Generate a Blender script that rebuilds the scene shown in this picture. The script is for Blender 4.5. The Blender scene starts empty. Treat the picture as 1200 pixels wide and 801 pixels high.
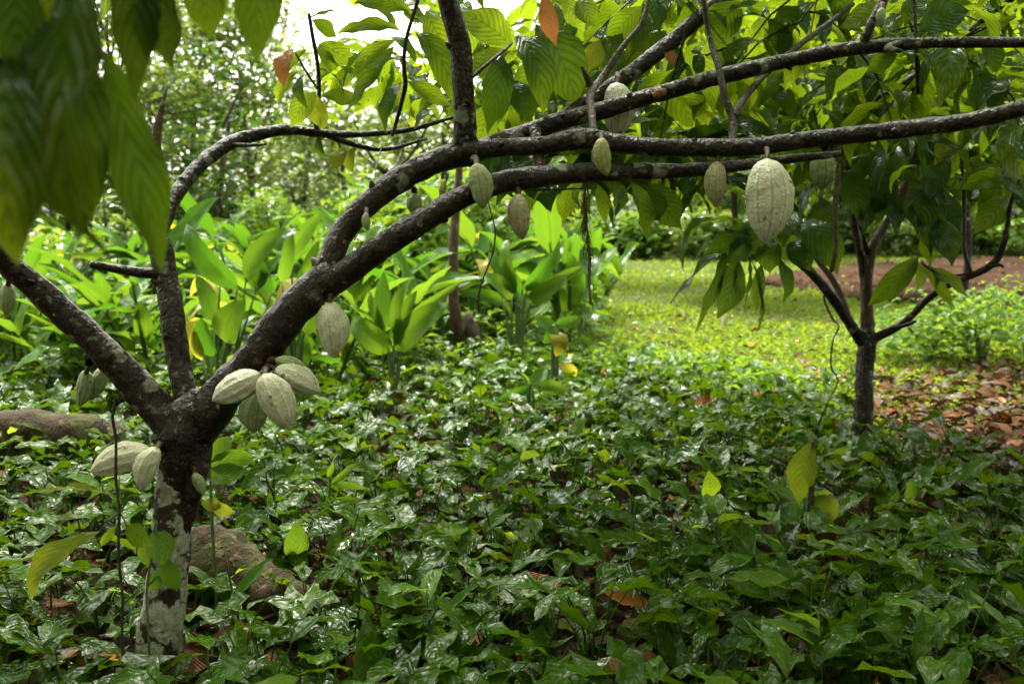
import bpy, math, random
import numpy as np
from mathutils import Vector, Matrix

random.seed(11)
rng = np.random.default_rng(11)
C = bpy.context.scene.collection
scene = bpy.context.scene
R = math.radians
PI = math.pi

# ------------------------------------------------------------------ camera, sky, sun, exposure
H = 1.35
PITCH = R(7.1)
F = 1200.0
cam_d = bpy.data.cameras.new('camera')
cam_d.sensor_width = 36.0
cam_d.lens = 36.0
cam_d.clip_end = 2000
cam_d.clip_start = 0.05
cam_d.dof.use_dof = True
cam_d.dof.focus_distance = 3.1
cam_d.dof.aperture_fstop = 3.5
cam_d.dof.aperture_blades = 7
cam = bpy.data.objects.new('camera', cam_d)
cam.location = (0, 0, H)
cam.rotation_euler = (PI / 2 - PITCH, 0, 0)
C.objects.link(cam)
scene.camera = cam

SUN_EL, SUN_AZ = R(58), R(-18)          # azimuth measured from +Y towards +X
w = bpy.data.worlds.new('World')
scene.world = w
w.use_nodes = True
wt = w.node_tree
wt.nodes.clear()
sky = wt.nodes.new('ShaderNodeTexSky')
sky.sky_type = 'NISHITA'
sky.sun_disc = False
sky.sun_elevation = SUN_EL
sky.sun_rotation = SUN_AZ
sky.air_density = 1.0
sky.dust_density = 6.0
hs = wt.nodes.new('ShaderNodeHueSaturation')
hs.inputs['Saturation'].default_value = 0.12       # thin white overcast
bg = wt.nodes.new('ShaderNodeBackground')
bg.inputs['Strength'].default_value = 0.15
wo = wt.nodes.new('ShaderNodeOutputWorld')
wt.links.new(sky.outputs[0], hs.inputs['Color'])
wm_ = wt.nodes.new('ShaderNodeMix')
wm_.data_type = 'RGBA'
wm_.blend_type = 'MULTIPLY'
wm_.inputs[0].default_value = 1.0
wm_.inputs[7].default_value = (1.0, 0.97, 0.90, 1)
wt.links.new(hs.outputs[0], wm_.inputs[6])
wt.links.new(wm_.outputs[2], bg.inputs['Color'])
wt.links.new(bg.outputs[0], wo.inputs['Surface'])

sl = bpy.data.lights.new('sun', 'SUN')
sl.energy = 1.5
sl.angle = R(12)
sl.color = (1.0, 0.95, 0.86)
so = bpy.data.objects.new('sun', sl)
sd = Vector((math.cos(SUN_EL) * math.sin(SUN_AZ), math.cos(SUN_EL) * math.cos(SUN_AZ), math.sin(SUN_EL)))
so.rotation_euler = (-sd).to_track_quat('-Z', 'Y').to_euler()
so.location = sd * 60
C.objects.link(so)

scene.view_settings.view_transform = 'Standard'
scene.view_settings.look = 'None'
scene.view_settings.exposure = 2.85
scene.view_settings.gamma = 1.0
scene.render.engine = 'CYCLES'
scene.cycles.max_bounces = 7
scene.cycles.diffuse_bounces = 4
scene.cycles.glossy_bounces = 3
scene.cycles.transmission_bounces = 6
scene.cycles.sample_clamp_indirect = 6
scene.cycles.use_denoising = True

CP, SP = math.cos(PITCH), math.sin(PITCH)
CAM = Vector((0, 0, H))
FWD = Vector((0, CP, -SP))
UPV = Vector((0, SP, CP))
RGT = Vector((1, 0, 0))
UP = Vector((0, 0, 1))


def P(px, py, d):
    return CAM + d * (FWD + RGT * ((px - 600) / F) + UPV * ((400.5 - py) / F))


def G(px, py):
    r = FWD + RGT * ((px - 600) / F) + UPV * ((400.5 - py) / F)
    t = -H / min(r.z, -0.02)
    return Vector((r.x * t, r.y * t, 0))


def proj(p):
    q = Vector(p) - CAM
    d = q.dot(FWD)
    if d < 0.05:
        return (-9999, -9999, d)
    return (600 + F * q.dot(RGT) / d, 400.5 - F * q.dot(UPV) / d, d)


def gz(x, y):
    return 0.025 * math.sin(x * 1.3 + 0.7) * math.sin(y * 1.1) + 0.012 * math.sin(x * 3.1 + y * 2.3)


# ------------------------------------------------------------------ material helpers
class NT:
    def __init__(s, name):
        s.m = bpy.data.materials.new(name)
        s.m.use_nodes = True
        s.t = s.m.node_tree
        s.t.nodes.clear()

    def n(s, typ, ins=None, out=0, **kw):
        nd = s.t.nodes.new(typ)
        for k, v in kw.items():
            setattr(nd, k, v)
        for k, v in (ins or {}).items():
            sock = nd.inputs[k]
            if isinstance(v, bpy.types.NodeSocket):
                s.t.links.new(v, sock)
            else:
                sock.default_value = v
        return nd.outputs[out]

    def math(s, op, a, b=0.0, c=0.0, clamp=False):
        return s.n('ShaderNodeMath', {0: a, 1: b, 2: c}, operation=op, use_clamp=clamp)

    def mix(s, f, a, b, bt='MIX'):
        def c4(v):
            return v if isinstance(v, bpy.types.NodeSocket) else (*v[:3], 1.0)
        return s.n('ShaderNodeMix', {0: f, 6: c4(a), 7: c4(b)}, out=2, data_type='RGBA', blend_type=bt)

    def rng(s, v, a, b, c=0.0, d=1.0, smooth=True):
        return s.n('ShaderNodeMapRange', {0: v, 1: a, 2: b, 3: c, 4: d}, interpolation_type='SMOOTHSTEP' if smooth else 'LINEAR')

    def noise(s, vec, scale, detail=3.0, rough=0.55, out=0):
        return s.n('ShaderNodeTexNoise', {'Vector': vec, 'Scale': scale, 'Detail': detail, 'Roughness': rough}, out=out)

    def out(s, sh):
        s.n('ShaderNodeOutputMaterial', {'Surface': sh}) if False else None
        o = s.t.nodes.new('ShaderNodeOutputMaterial')
        s.t.links.new(sh, o.inputs['Surface'])
        return s.m


def leaf_material(name, c0, c1, tr0, tr1, nv=9.0, k=0.35, rough=0.28, bump=0.5, trans=0.42, brown=0.0, wet=1.0, coat=0.5, quilt=0.8, pucker=0.5, dark=1.0,
                  parallel=False, vein=0.35):
    dk = 0.55 * dark
    c0, c1, tr0, tr1 = [tuple(x * dk for x in q) for q in (c0, c1, tr0, tr1)]
    t = NT(name)
    uv = t.n('ShaderNodeUVMap')
    sx = t.t.nodes.new('ShaderNodeSeparateXYZ')
    t.t.links.new(uv, sx.inputs[0])
    u, v = sx.outputs[0], sx.outputs[1]
    at = t.n('ShaderNodeAttribute', out=2, attribute_name='tint')
    oi = t.n('ShaderNodeObjectInfo', out=5)
    tint = t.math('FRACT', t.math('ADD', at, oi))
    a = t.math('MULTIPLY', t.math('ABSOLUTE', t.math('SUBTRACT', u, 0.5)), 2.0)
    cv = t.n('ShaderNodeCombineXYZ', {0: u, 1: t.math('MULTIPLY', v, 2.6), 2: t.math('MULTIPLY', tint, 37.0)})
    nz = t.noise(cv, 3.2, 3.0)
    nf = t.noise(cv, 26.0, 2.0)
    pk = t.noise(cv, 9.0, 2.0)
    wm = t.rng(t.noise(t.n('ShaderNodeVectorMath', {0: cv, 1: (5.3, 1.7, 9.1)}, operation='ADD'), 3.0, 2.0), 0.36, 0.68)
    wob = t.math('MULTIPLY', t.math('SUBTRACT', nz, 0.5), 0.05)
    if parallel:
        tt = t.math('MULTIPLY', t.math('SUBTRACT', v, t.math('MULTIPLY', a, 1.1)), nv)
    else:
        tt = t.math('MULTIPLY', t.math('ADD', t.math('SUBTRACT', v, t.math('MULTIPLY', t.math('POWER', a, 1.25), k)), wob), nv)
    s = t.math('MULTIPLY', t.math('PINGPONG', tt, 0.5), 2.0)
    line = t.rng(s, 0.0, 0.18, 1.0, 0.0)
    mid = t.rng(a, 0.0, 0.07, 1.0, 0.0)
    vn = t.math('MAXIMUM', line, mid)
    col = t.mix(tint, c0, c1)
    big = t.rng(nz, 0.35, 0.7)
    col = t.mix(t.math('MULTIPLY', big, 0.45), col, c1)
    vcol = tuple(min(1, x * 2.2 + 0.008) for x in c1)
    col = t.mix(t.math('MULTIPLY', vn, vein), col, vcol)
    trc = t.mix(tint, tr0, tr1)
    trc = t.mix(t.math('MULTIPLY', vn, 0.65), trc, tuple(x * 0.45 for x in tr0))
    trc = t.mix(t.math('MULTIPLY', t.math('SUBTRACT', 1.0, t.math('POWER', s, 0.7)), 0.45), trc, tuple(x * 0.35 for x in tr0))
    sp = t.rng(t.noise(cv, 7.0, 4.0, 0.65), 0.66 - brown, 0.74 - brown)
    bc = (0.09, 0.045, 0.012)
    col = t.mix(t.math('MULTIPLY', sp, 0.75), col, bc)
    trc = t.mix(t.math('MULTIPLY', sp, 0.75), trc, bc)
    hgt = t.math('ADD', t.math('MULTIPLY', t.math('POWER', s, 0.6), quilt), t.math('MULTIPLY', pk, pucker))
    hgt = t.math('ADD', hgt, t.math('MULTIPLY', nf, 0.35 * wet))
    bp = t.n('ShaderNodeBump', {'Strength': bump, 'Distance': 0.006, 'Height': hgt})
    hc = t.math('ADD', t.math('MULTIPLY', t.math('POWER', s, 0.6), quilt * 0.7), t.math('ADD', t.math('MULTIPLY', nz, 1.2), t.math('MULTIPLY', pk, pucker * 0.8)))
    hc = t.math('ADD', hc, t.math('MULTIPLY', nf, 0.07 * wet))
    bc2 = t.n('ShaderNodeBump', {'Strength': bump * 0.75, 'Distance': 0.005, 'Height': hc})
    ro = t.math('ADD', t.math('MULTIPLY', t.rng(nf, 0.3, 0.7), 0.22), rough)
    pr = t.n('ShaderNodeBsdfPrincipled', {'Base Color': col, 'Roughness': ro, 'Specular IOR Level': 0.0, 'Normal': bp, 'Coat Weight': t.math('MULTIPLY', t.math('ADD', t.math('MULTIPLY', wm, 0.95), 0.05), coat), 'Coat Roughness': 0.10, 'Coat Normal': bc2})
    tl = t.n('ShaderNodeBsdfTranslucent', {'Color': trc})
    return t.out(t.n('ShaderNodeMixShader', {0: trans, 1: pr, 2: tl}))


def bark_material(name, c0, c1, lichen=0.5, scale=9.0, rough=0.55, lcol=(0.33, 0.36, 0.28), moss=0.0):
    c0, c1 = [tuple(x * 0.52 for x in q) for q in (c0, c1)]
    lcol = tuple(x * 0.6 for x in lcol)
    t = NT(name)
    tc = t.n('ShaderNodeTexCoord', out=3)
    n1 = t.noise(tc, scale * 1.6, 5.0, 0.65)
    n2 = t.noise(tc, scale * 7, 4.0, 0.6)
    n3 = t.noise(tc, scale * 0.8, 3.0)
    st = t.n('ShaderNodeMapping', {'Vector': tc, 'Scale': (1, 1, 0.25)})
    n4 = t.noise(st, scale * 6, 3.0, 0.6)
    col = t.mix(t.rng(n1, 0.3, 0.7), c0, c1)
    col = t.mix(t.math('MULTIPLY', t.rng(n4, 0.45, 0.7), 0.5), col, tuple(x * 0.4 for x in c0))
    wv = t.n('ShaderNodeVectorMath', {0: tc, 1: t.n('ShaderNodeVectorMath', {0: t.noise(tc, scale * 2.0, 3.0, out=1), 'Scale': 0.06}, operation='SCALE')}, operation='ADD')
    vo = t.n('ShaderNodeTexVoronoi', {'Vector': wv, 'Scale': scale * 1.5, 'Randomness': 1.0}, feature='F1')
    edge = t.math('ADD', vo, t.math('MULTIPLY', t.math('SUBTRACT', n2, 0.5), 0.22))
    vo2 = t.n('ShaderNodeTexVoronoi', {'Vector': wv, 'Scale': scale * 4.2, 'Randomness': 1.0}, feature='F1')
    e2 = t.math('ADD', vo2, t.math('MULTIPLY', t.math('SUBTRACT', n2, 0.5), 0.3))
    patch2 = t.math('MULTIPLY', t.rng(e2, 0.26, 0.32, 1.0, 0.0), t.rng(n1, 0.60 - 0.12 * lichen, 0.66 - 0.12 * lichen))
    patch = t.rng(edge, 0.15 + 0.22 * lichen, 0.28 + 0.22 * lichen, 1.0, 0.0)
    gate = t.rng(n3, 0.62 - 0.34 * lichen, 0.68 - 0.34 * lichen)
    lm = t.math('MULTIPLY', patch, gate)
    lc = t.mix(t.rng(n2, 0.3, 0.7), lcol, tuple(x * 0.55 for x in lcol))
    lc = t.mix(t.math('MULTIPLY', t.rng(n1, 0.45, 0.65), 0.5), lc, tuple(x * 2.2 for x in c1))
    col = t.mix(t.math('MULTIPLY', lm, 0.9), col, lc)
    col = t.mix(t.math('MULTIPLY', patch2, 0.75), col, tuple(x * 0.85 for x in lcol))
    fleck = t.math('MULTIPLY', t.rng(t.noise(tc, scale * 3.4, 2.0), 0.69, 0.73), 0.45)
    col = t.mix(fleck, col, tuple(x * 0.8 for x in lcol))
    if moss:
        mm = t.math('MULTIPLY', t.rng(t.noise(tc, scale * 0.9, 4.0), 0.5, 0.62), moss)
        col = t.mix(mm, col, (0.05, 0.075, 0.015))
    hg = t.math('ADD', t.math('ADD', t.math('MULTIPLY', n1, 0.6), t.math('MULTIPLY', n4, 0.7)), t.math('MULTIPLY', lm, 0.3))
    hg = t.math('ADD', hg, t.math('MULTIPLY', n2, 0.4))
    bp = t.n('ShaderNodeBump', {'Strength': 1.0, 'Distance': 0.02, 'Height': hg})
    ro = t.math('ADD', t.math('MULTIPLY', lm, 0.3), t.math('ADD', t.math('MULTIPLY', n2, 0.25), rough - 0.2))
    return t.out(t.n('ShaderNodeBsdfPrincipled', {'Base Color': col, 'Roughness': ro, 'Specular IOR Level': 0.16, 'Normal': bp}))


def pod_material(name, c0, c1, blush=None, amount=0.0):
    t = NT(name)
    uv = t.n('ShaderNodeUVMap')
    sx = t.t.nodes.new('ShaderNodeSeparateXYZ')
    t.t.links.new(uv, sx.inputs[0])
    tc = t.n('ShaderNodeTexCoord', out=3)
    oi = t.n('ShaderNodeObjectInfo', out=5)
    off = t.n('ShaderNodeVectorMath', {0: tc, 1: t.n('ShaderNodeCombineXYZ', {0: t.math('MULTIPLY', oi, 31.0), 1: oi, 2: 0.0})}, operation='ADD')
    n1 = t.noise(off, 26.0, 4.0, 0.6)
    n2 = t.noise(off, 120.0, 3.0, 0.6)
    n3 = t.noise(off, 55.0, 4.0, 0.7)
    groove = t.math('MULTIPLY', t.math('PINGPONG', t.math('MULTIPLY', sx.outputs[0], 10.0), 0.5), 2.0)
    gl = t.rng(groove, 0.0, 0.35, 1.0, 0.0)
    col = t.mix(t.rng(n1, 0.3, 0.7), c0, c1)
    col = t.mix(t.math('MULTIPLY', gl, 0.55), col, tuple(x * 0.5 for x in c0))
    if blush:
        b = t.math('MULTIPLY', t.rng(n1, 0.38, 0.62), t.rng(groove, 0.15, 0.7))
        b2 = t.math('MULTIPLY', b, amount)
        col = t.mix(b2, col, blush)
    col = t.mix(t.math('MULTIPLY', t.rng(oi, 0.3, 1.0), 0.3), col, (0.30, 0.29, 0.14))
    crack = t.math('MULTIPLY', t.rng(t.math('ABSOLUTE', t.math('SUBTRACT', t.noise(off, 17.0, 3.0, 0.7), 0.5)), 0.0, 0.016, 1.0, 0.0), t.rng(n1, 0.52, 0.62))
    col = t.mix(t.math('MULTIPLY', crack, 0.7), col, (0.06, 0.035, 0.018))
    spots = t.math('MULTIPLY', t.rng(t.noise(off, 34.0, 2.0), 0.68, 0.72), 0.8)
    col = t.mix(spots, col, (0.07, 0.045, 0.02))
    top = t.rng(sx.outputs[1], 0.0, 0.05, 1.0, 0.0)
    col = t.mix(t.math('MULTIPLY', top, 0.6), col, (0.2, 0.13, 0.06))
    hg = t.math('ADD', n3, t.math('MULTIPLY', n2, 0.4))
    bp = t.n('ShaderNodeBump', {'Strength': 1.0, 'Distance': 0.008, 'Height': hg})
    return t.out(t.n('ShaderNodeBsdfPrincipled', {'Base Color': col, 'Roughness': 0.5, 'Specular IOR Level': 0.35, 'Normal': bp}))


M = {}
M['cacao'] = leaf_material('cacao_leaf', (0.022, 0.072, 0.008), (0.055, 0.135, 0.012), (0.34, 0.55, 0.010), (0.74, 1.0, 0.035), nv=8.5, k=0.33, rough=0.3, bump=0.9, trans=0.46)
M['cacao_dark'] = leaf_material('cacao_leaf_dark', (0.016, 0.055, 0.012), (0.034, 0.09, 0.016), (0.14, 0.29, 0.01), (0.34, 0.52, 0.018), nv=9, k=0.33, rough=0.28, bump=0.8, trans=0.3)  # darker, less translucent cacao leaf
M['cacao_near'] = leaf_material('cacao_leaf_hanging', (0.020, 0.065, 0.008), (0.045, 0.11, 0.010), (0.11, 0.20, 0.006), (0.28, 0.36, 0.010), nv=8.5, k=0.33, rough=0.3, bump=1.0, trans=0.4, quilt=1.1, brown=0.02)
M['cacao_shade'] = leaf_material('cacao_leaf_painted_shade', (0.014, 0.05, 0.006), (0.03, 0.08, 0.008), (0.06, 0.12, 0.005), (0.15, 0.21, 0.008), nv=8.5, k=0.33, rough=0.3, bump=1.0, trans=0.35, quilt=1.1)  # shade on the near hanging leaves put into a darker leaf colour
M['cacao_yellow'] = leaf_material('cacao_leaf_yellowing', (0.12, 0.19, 0.012), (0.20, 0.26, 0.018), (0.36, 0.46, 0.02), (0.52, 0.54, 0.03), nv=10, k=0.33, rough=0.3, bump=0.5, trans=0.5, brown=0.05)
M['cacao_orange'] = leaf_material('cacao_leaf_young_red', (0.36, 0.12, 0.04), (0.42, 0.17, 0.05), (0.6, 0.22, 0.06), (0.7, 0.28, 0.08), nv=10, k=0.33, rough=0.25, bump=0.5, trans=0.45)
M['arrow'] = leaf_material('arrowhead_leaf', (0.026, 0.082, 0.002), (0.070, 0.175, 0.004), (0.14, 0.33, 0.003), (0.30, 0.52, 0.006), nv=4.5, k=0.55, rough=0.36, bump=0.9, trans=0.28, wet=0.8, vein=0.2, coat=0.5, quilt=0.45, pucker=0.35, dark=0.68)
M['arrow_young'] = leaf_material('young_arrowhead_leaf', (0.05, 0.13, 0.006), (0.10, 0.20, 0.010), (0.24, 0.42, 0.008), (0.38, 0.55, 0.015), nv=4.5, k=0.55, rough=0.36, bump=0.8, trans=0.32, wet=0.8, vein=0.2, coat=0.7, quilt=0.4, pucker=0.3, dark=0.8)
M['herb'] = leaf_material('herb_leaf', (0.06, 0.17, 0.02), (0.11, 0.24, 0.025), (0.25, 0.46, 0.02), (0.40, 0.56, 0.03), nv=6, k=0.6, rough=0.25, bump=0.6, trans=0.42)
M['ginger'] = leaf_material('ginger_leaf', (0.035, 0.12, 0.012), (0.09, 0.21, 0.02), (0.11, 0.31, 0.012), (0.28, 0.44, 0.02), nv=26, rough=0.22, bump=0.35, trans=0.42, parallel=True, vein=0.15)
M['ginger_yellow'] = leaf_material('ginger_leaf_yellowing', (0.25, 0.27, 0.02), (0.36, 0.30, 0.03), (0.6, 0.6, 0.04), (0.7, 0.55, 0.03), nv=22, rough=0.3, bump=0.35, trans=0.5, parallel=True, brown=0.06)
M['forest'] = leaf_material('forest_leaf', (0.05, 0.125, 0.02), (0.12, 0.22, 0.035), (0.32, 0.50, 0.05), (0.58, 0.68, 0.10), nv=5, k=0.5, rough=0.2, bump=0.3, trans=0.38, coat=1.0)
M['forest_dark'] = leaf_material('forest_leaf_dark', (0.022, 0.070, 0.014), (0.055, 0.12, 0.02), (0.10, 0.24, 0.015), (0.24, 0.36, 0.02), nv=5, k=0.5, rough=0.22, bump=0.3, trans=0.36)
M['grass'] = leaf_material('grass_blade', (0.09, 0.21, 0.02), (0.22, 0.31, 0.03), (0.33, 0.52, 0.02), (0.60, 0.64, 0.04), nv=3, k=0.5, rough=0.35, bump=0.2, trans=0.42, wet=0.3)
M['litter'] = leaf_material('dead_leaf', (0.03, 0.018, 0.011), (0.19, 0.10, 0.045), (0.06, 0.02, 0.006), (0.16, 0.06, 0.015), nv=9, k=0.35, rough=0.5, bump=0.7, trans=0.12, coat=0.08)
M['litter_grey'] = leaf_material('weathered_dead_leaf', (0.06, 0.045, 0.035), (0.20, 0.16, 0.12), (0.05, 0.03, 0.02), (0.1, 0.07, 0.05), nv=9, k=0.35, rough=0.5, bump=0.7, trans=0.1, coat=0.3)
M['litter_orange'] = leaf_material('fallen_orange_leaf', (0.30, 0.10, 0.02), (0.40, 0.16, 0.03), (0.2, 0.07, 0.01), (0.3, 0.1, 0.02), nv=9, k=0.35, rough=0.3, bump=0.6, trans=0.15)
M['bark'] = bark_material('cacao_bark', (0.012, 0.007, 0.005), (0.042, 0.026, 0.018), lichen=0.42, scale=8.0, rough=0.42, lcol=(0.26,0.28,0.21))
M['trunk'] = bark_material('lichened_trunk_bark', (0.022, 0.012, 0.008), (0.065, 0.036, 0.023), lichen=1.85, scale=9.0, rough=0.75, lcol=(0.46, 0.48, 0.36))
M['twig'] = bark_material('twig_bark', (0.03, 0.02, 0.013), (0.07, 0.05, 0.035), lichen=0.15, scale=20.0, rough=0.5)
M['pale_twig'] = bark_material('pale_twig_bark', (0.12, 0.10, 0.08), (0.2, 0.17, 0.14), lichen=0.3, scale=16.0, rough=0.55)
M['brown_bark'] = bark_material('brown_bark', (0.06, 0.036, 0.020), (0.13, 0.078, 0.045), lichen=0.2, scale=7.0, rough=0.6)
M['forest_bark'] = bark_material('forest_bark', (0.05, 0.04, 0.028), (0.12, 0.095, 0.07), lichen=0.4, scale=3.0, rough=0.75)
M['rotten'] = bark_material('rotten_log_bark', (0.03, 0.018, 0.008), (0.095, 0.062, 0.028), lichen=0.3, scale=9.0, rough=1.0, lcol=(0.2, 0.17, 0.10), moss=0.4)
M['stem'] = NT('green_stem')
_t = M['stem']
M['stem'] = _t.out(_t.n('ShaderNodeBsdfPrincipled', {'Base Color': _t.mix(_t.noise(_t.n('ShaderNodeTexCoord', out=3), 18.0), (0.022, 0.055, 0.008), (0.05, 0.085, 0.014)), 'Roughness': 0.5}))
M['pod'] = pod_material('pale_pod', (0.33, 0.34, 0.24), (0.50, 0.50, 0.40), (0.32, 0.19, 0.14), 0.4)
M['pod_pink'] = pod_material('pink_streaked_pod', (0.19, 0.20, 0.11), (0.28, 0.27, 0.17), (0.26, 0.10, 0.08), 0.75)
M['pod_green'] = pod_material('green_pod', (0.12, 0.16, 0.06), (0.2, 0.24, 0.11))
M['pod_yellow'] = pod_material('yellow_green_pod', (0.19, 0.2, 0.06), (0.27, 0.26, 0.1), (0.3, 0.16, 0.07), 0.35)
M['raw_wood'] = bark_material('bare_orange_wood', (0.25, 0.09, 0.04), (0.36, 0.15, 0.07), lichen=0.0, scale=14, rough=0.6)
M['lichen_moss'] = bark_material('hanging_moss', (0.10, 0.09, 0.03), (0.18, 0.15, 0.06), lichen=0.1, scale=14, rough=0.8)


def ground_material():
    t = NT('forest_soil')
    tc = t.n('ShaderNodeTexCoord', out=3)
    n1 = t.noise(tc, 1.3, 5.0, 0.6)
    n2 = t.noise(tc, 14.0, 5.0, 0.65)
    n3 = t.noise(tc, 60.0, 3.0, 0.6)
    soil = t.mix(t.rng(n2, 0.35, 0.65), (0.008, 0.005, 0.003), (0.035, 0.018, 0.009))
    soil = t.mix(t.math('MULTIPLY', t.rng(n3, 0.55, 0.7), 0.4), soil, (0.07, 0.034, 0.014))
    grs = t.mix(t.rng(n2, 0.3, 0.7), (0.02, 0.032, 0.006), (0.05, 0.065, 0.01))
    sx = t.t.nodes.new('ShaderNodeSeparateXYZ')
    t.t.links.new(tc, sx.inputs[0])
    yy = t.math('ADD', sx.outputs[1], t.math('MULTIPLY', t.math('SUBTRACT', n1, 0.5), 4.0))
    f = t.rng(yy, 6.5, 9.0)
    col = t.mix(f, soil, grs)
    bp = t.n('ShaderNodeBump', {'Strength': 0.8, 'Distance': 0.02, 'Height': t.math('ADD', n2, n3)})
    return t.out(t.n('ShaderNodeBsdfPrincipled', {'Base Color': col, 'Roughness': 0.8, 'Specular IOR Level': 0.03, 'Normal': bp}))


def path_material():
    t = NT('damp_brown_earth')
    tc = t.n('ShaderNodeTexCoord', out=3)
    n1 = t.noise(tc, 0.6, 6.0, 0.65)
    n2 = t.noise(tc, 3.0, 6.0, 0.75)
    col = t.mix(t.rng(n1, 0.3, 0.7), (0.018, 0.0105, 0.007), (0.044, 0.028, 0.019))
    col = t.mix(t.math('MULTIPLY', t.rng(n2, 0.55, 0.7), 0.6), col, (0.05, 0.028, 0.012))
    bp = t.n('ShaderNodeBump', {'Strength': 0.7, 'Distance': 0.05, 'Height': n2})
    return t.out(t.n('ShaderNodeBsdfPrincipled', {'Base Color': col, 'Roughness': 0.95, 'Specular IOR Level': 0.0, 'Normal': bp}))


M['ground'] = ground_material()
M['path'] = path_material()


# ------------------------------------------------------------------ mesh helpers
def mesh(name, V, Fq, mat, UV=None, T=None, smooth=True):
    V = np.asarray(V, dtype=np.float32)
    Fq = np.asarray(Fq, dtype=np.int32)
    me = bpy.data.meshes.new(name)
    me.vertices.add(len(V))
    me.vertices.foreach_set('co', V.ravel())
    n = len(Fq)
    me.loops.add(n * 4)
    me.loops.foreach_set('vertex_index', Fq.ravel())
    me.polygons.add(n)
    me.polygons.foreach_set('loop_start', np.arange(0, n * 4, 4, dtype=np.int32))
    if smooth:
        me.polygons.foreach_set('use_smooth', np.ones(n, dtype=bool))
    if UV is not None:
        ul = me.uv_layers.new(name='UVMap')
        ul.data.foreach_set('uv', np.asarray(UV, dtype=np.float32)[Fq.ravel()].ravel())
    if T is not None:
        at = me.attributes.new('tint', 'FLOAT', 'POINT')
        at.data.foreach_set('value', np.asarray(T, dtype=np.float32))
    me.materials.append(mat)
    me.update(calc_edges=True)
    me.validate()
    return me


def link(name, me, parent=None, mw=None):
    o = bpy.data.objects.new(name, me)
    C.objects.link(o)
    if parent is not None:
        o.parent = parent
    if mw is not None:
        o.matrix_local = mw
    return o


def tag(o, label=None, cat=None, group=None, kind=None):
    if label:
        o['label'] = label
    if cat:
        o['category'] = cat
    if group:
        o['group'] = group
    if kind:
        o['kind'] = kind
    return o


def thing(name, label, cat, loc=(0, 0, 0), rz=0.0, group=None):
    o = bpy.data.objects.new(name, None)
    o.empty_display_size = 0.1
    C.objects.link(o)
    o.location = loc
    o.rotation_euler = (0, 0, rz)
    return tag(o, label, cat, group)


def catmull(pts, rad, step):
    pts = [np.array(p, dtype=float) for p in pts]
    P0 = [2 * pts[0] - pts[1]] + pts + [2 * pts[-1] - pts[-2]]
    op, orr = [], []
    for i in range(len(pts) - 1):
        p0, p1, p2, p3 = P0[i:i + 4]
        n = max(2, int(np.linalg.norm(p2 - p1) / step))
        for j in range(n):
            t = j / n
            op.append(0.5 * ((2 * p1) + (-p0 + p2) * t + (2 * p0 - 5 * p1 + 4 * p2 - p3) * t * t + (-p0 + 3 * p1 - 3 * p2 + p3) * t ** 3))
            orr.append(rad[i] * (1 - t) + rad[i + 1] * t)
    op.append(pts[-1])
    orr.append(rad[-1])
    return np.array(op), np.array(orr)


def tube(pts, rad, seg=10, step=0.04, lump=0.10, tip=True, seed=0, closed_start=False):
    """V, F of a knobbly tapering tube through world points."""
    p, r = catmull(pts, rad, step)
    n = len(p)
    if tip:
        p = np.vstack([p, p[-1] + (p[-1] - p[-2]) / max(1e-6, np.linalg.norm(p[-1] - p[-2])) * r[-1] * 0.5])
        r = np.append(r, r[-1] * 0.02)
        n += 1
    if closed_start:
        p = np.vstack([p[0] - (p[1] - p[0]) / max(1e-6, np.linalg.norm(p[1] - p[0])) * r[0] * 0.3, p])
        r = np.append(r[0] * 0.02, r)
        n += 1
    g = np.random.default_rng(abs(seed) + 5)
    tan = np.gradient(p, axis=0)
    tan /= np.linalg.norm(tan, axis=1)[:, None] + 1e-9
    x = np.cross(tan[0], (0.13, 0.21, 1.0) if abs(tan[0][2]) < 0.9 else (1.0, 0.1, 0.0))
    x /= np.linalg.norm(x)
    th = np.linspace(0, 2 * PI, seg, endpoint=False)
    ph = g.uniform(0, 6.28, 6)
    fr = g.uniform(5, 22, 6)
    V = np.zeros((n, seg, 3))
    UV = np.zeros((n, seg, 2))
    acc = 0.0
    for i in range(n):
        x = x - tan[i] * np.dot(x, tan[i])
        x /= np.linalg.norm(x) + 1e-9
        y = np.cross(tan[i], x)
        if i:
            acc += np.linalg.norm(p[i] - p[i - 1])
        rr = r[i] * (1 + lump * (0.5 * np.sin(fr[0] * acc + ph[0] + th) + 0.4 * np.sin(fr[1] * acc + ph[1] + 2 * th) + 0.35 * np.sin(fr[2] * 2.2 * acc + ph[2] + 3 * th)
                                 + 0.3 * np.sin(fr[3] * 4 * acc + ph[3]) ) + lump * 0.35 * g.normal(size=seg))
        V[i] = p[i] + np.outer(np.cos(th) * rr, x) + np.outer(np.sin(th) * rr, y)
        UV[i, :, 0] = th / (2 * PI)
        UV[i, :, 1] = acc
    idx = np.arange(n * seg).reshape(n, seg)
    a, b = idx[:-1], idx[1:]
    Fq = np.stack([a, np.roll(a, -1, 1), np.roll(b, -1, 1), b], -1).reshape(-1, 4)
    return V.reshape(-1, 3), Fq, UV.reshape(-1, 2)


class MB:
    """several V,F,UV sets gathered into one mesh"""
    def __init__(s):
        s.V, s.F, s.U, s.T, s.n = [], [], [], [], 0

    def add(s, V, Fq, U=None, t=0.0):
        V = np.asarray(V)
        s.V.append(V)
        s.F.append(np.asarray(Fq) + s.n)
        s.U.append(np.zeros((len(V), 2)) if U is None else np.asarray(U))
        s.T.append(np.full(len(V), t) if np.isscalar(t) else t)
        s.n += len(V)
        return s

    def mesh(s, name, mat, off=None):
        V = np.concatenate(s.V)
        if off is not None:
            V = V - np.array(off)
        return mesh(name, V, np.concatenate(s.F), mat, np.concatenate(s.U), np.concatenate(s.T))


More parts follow.
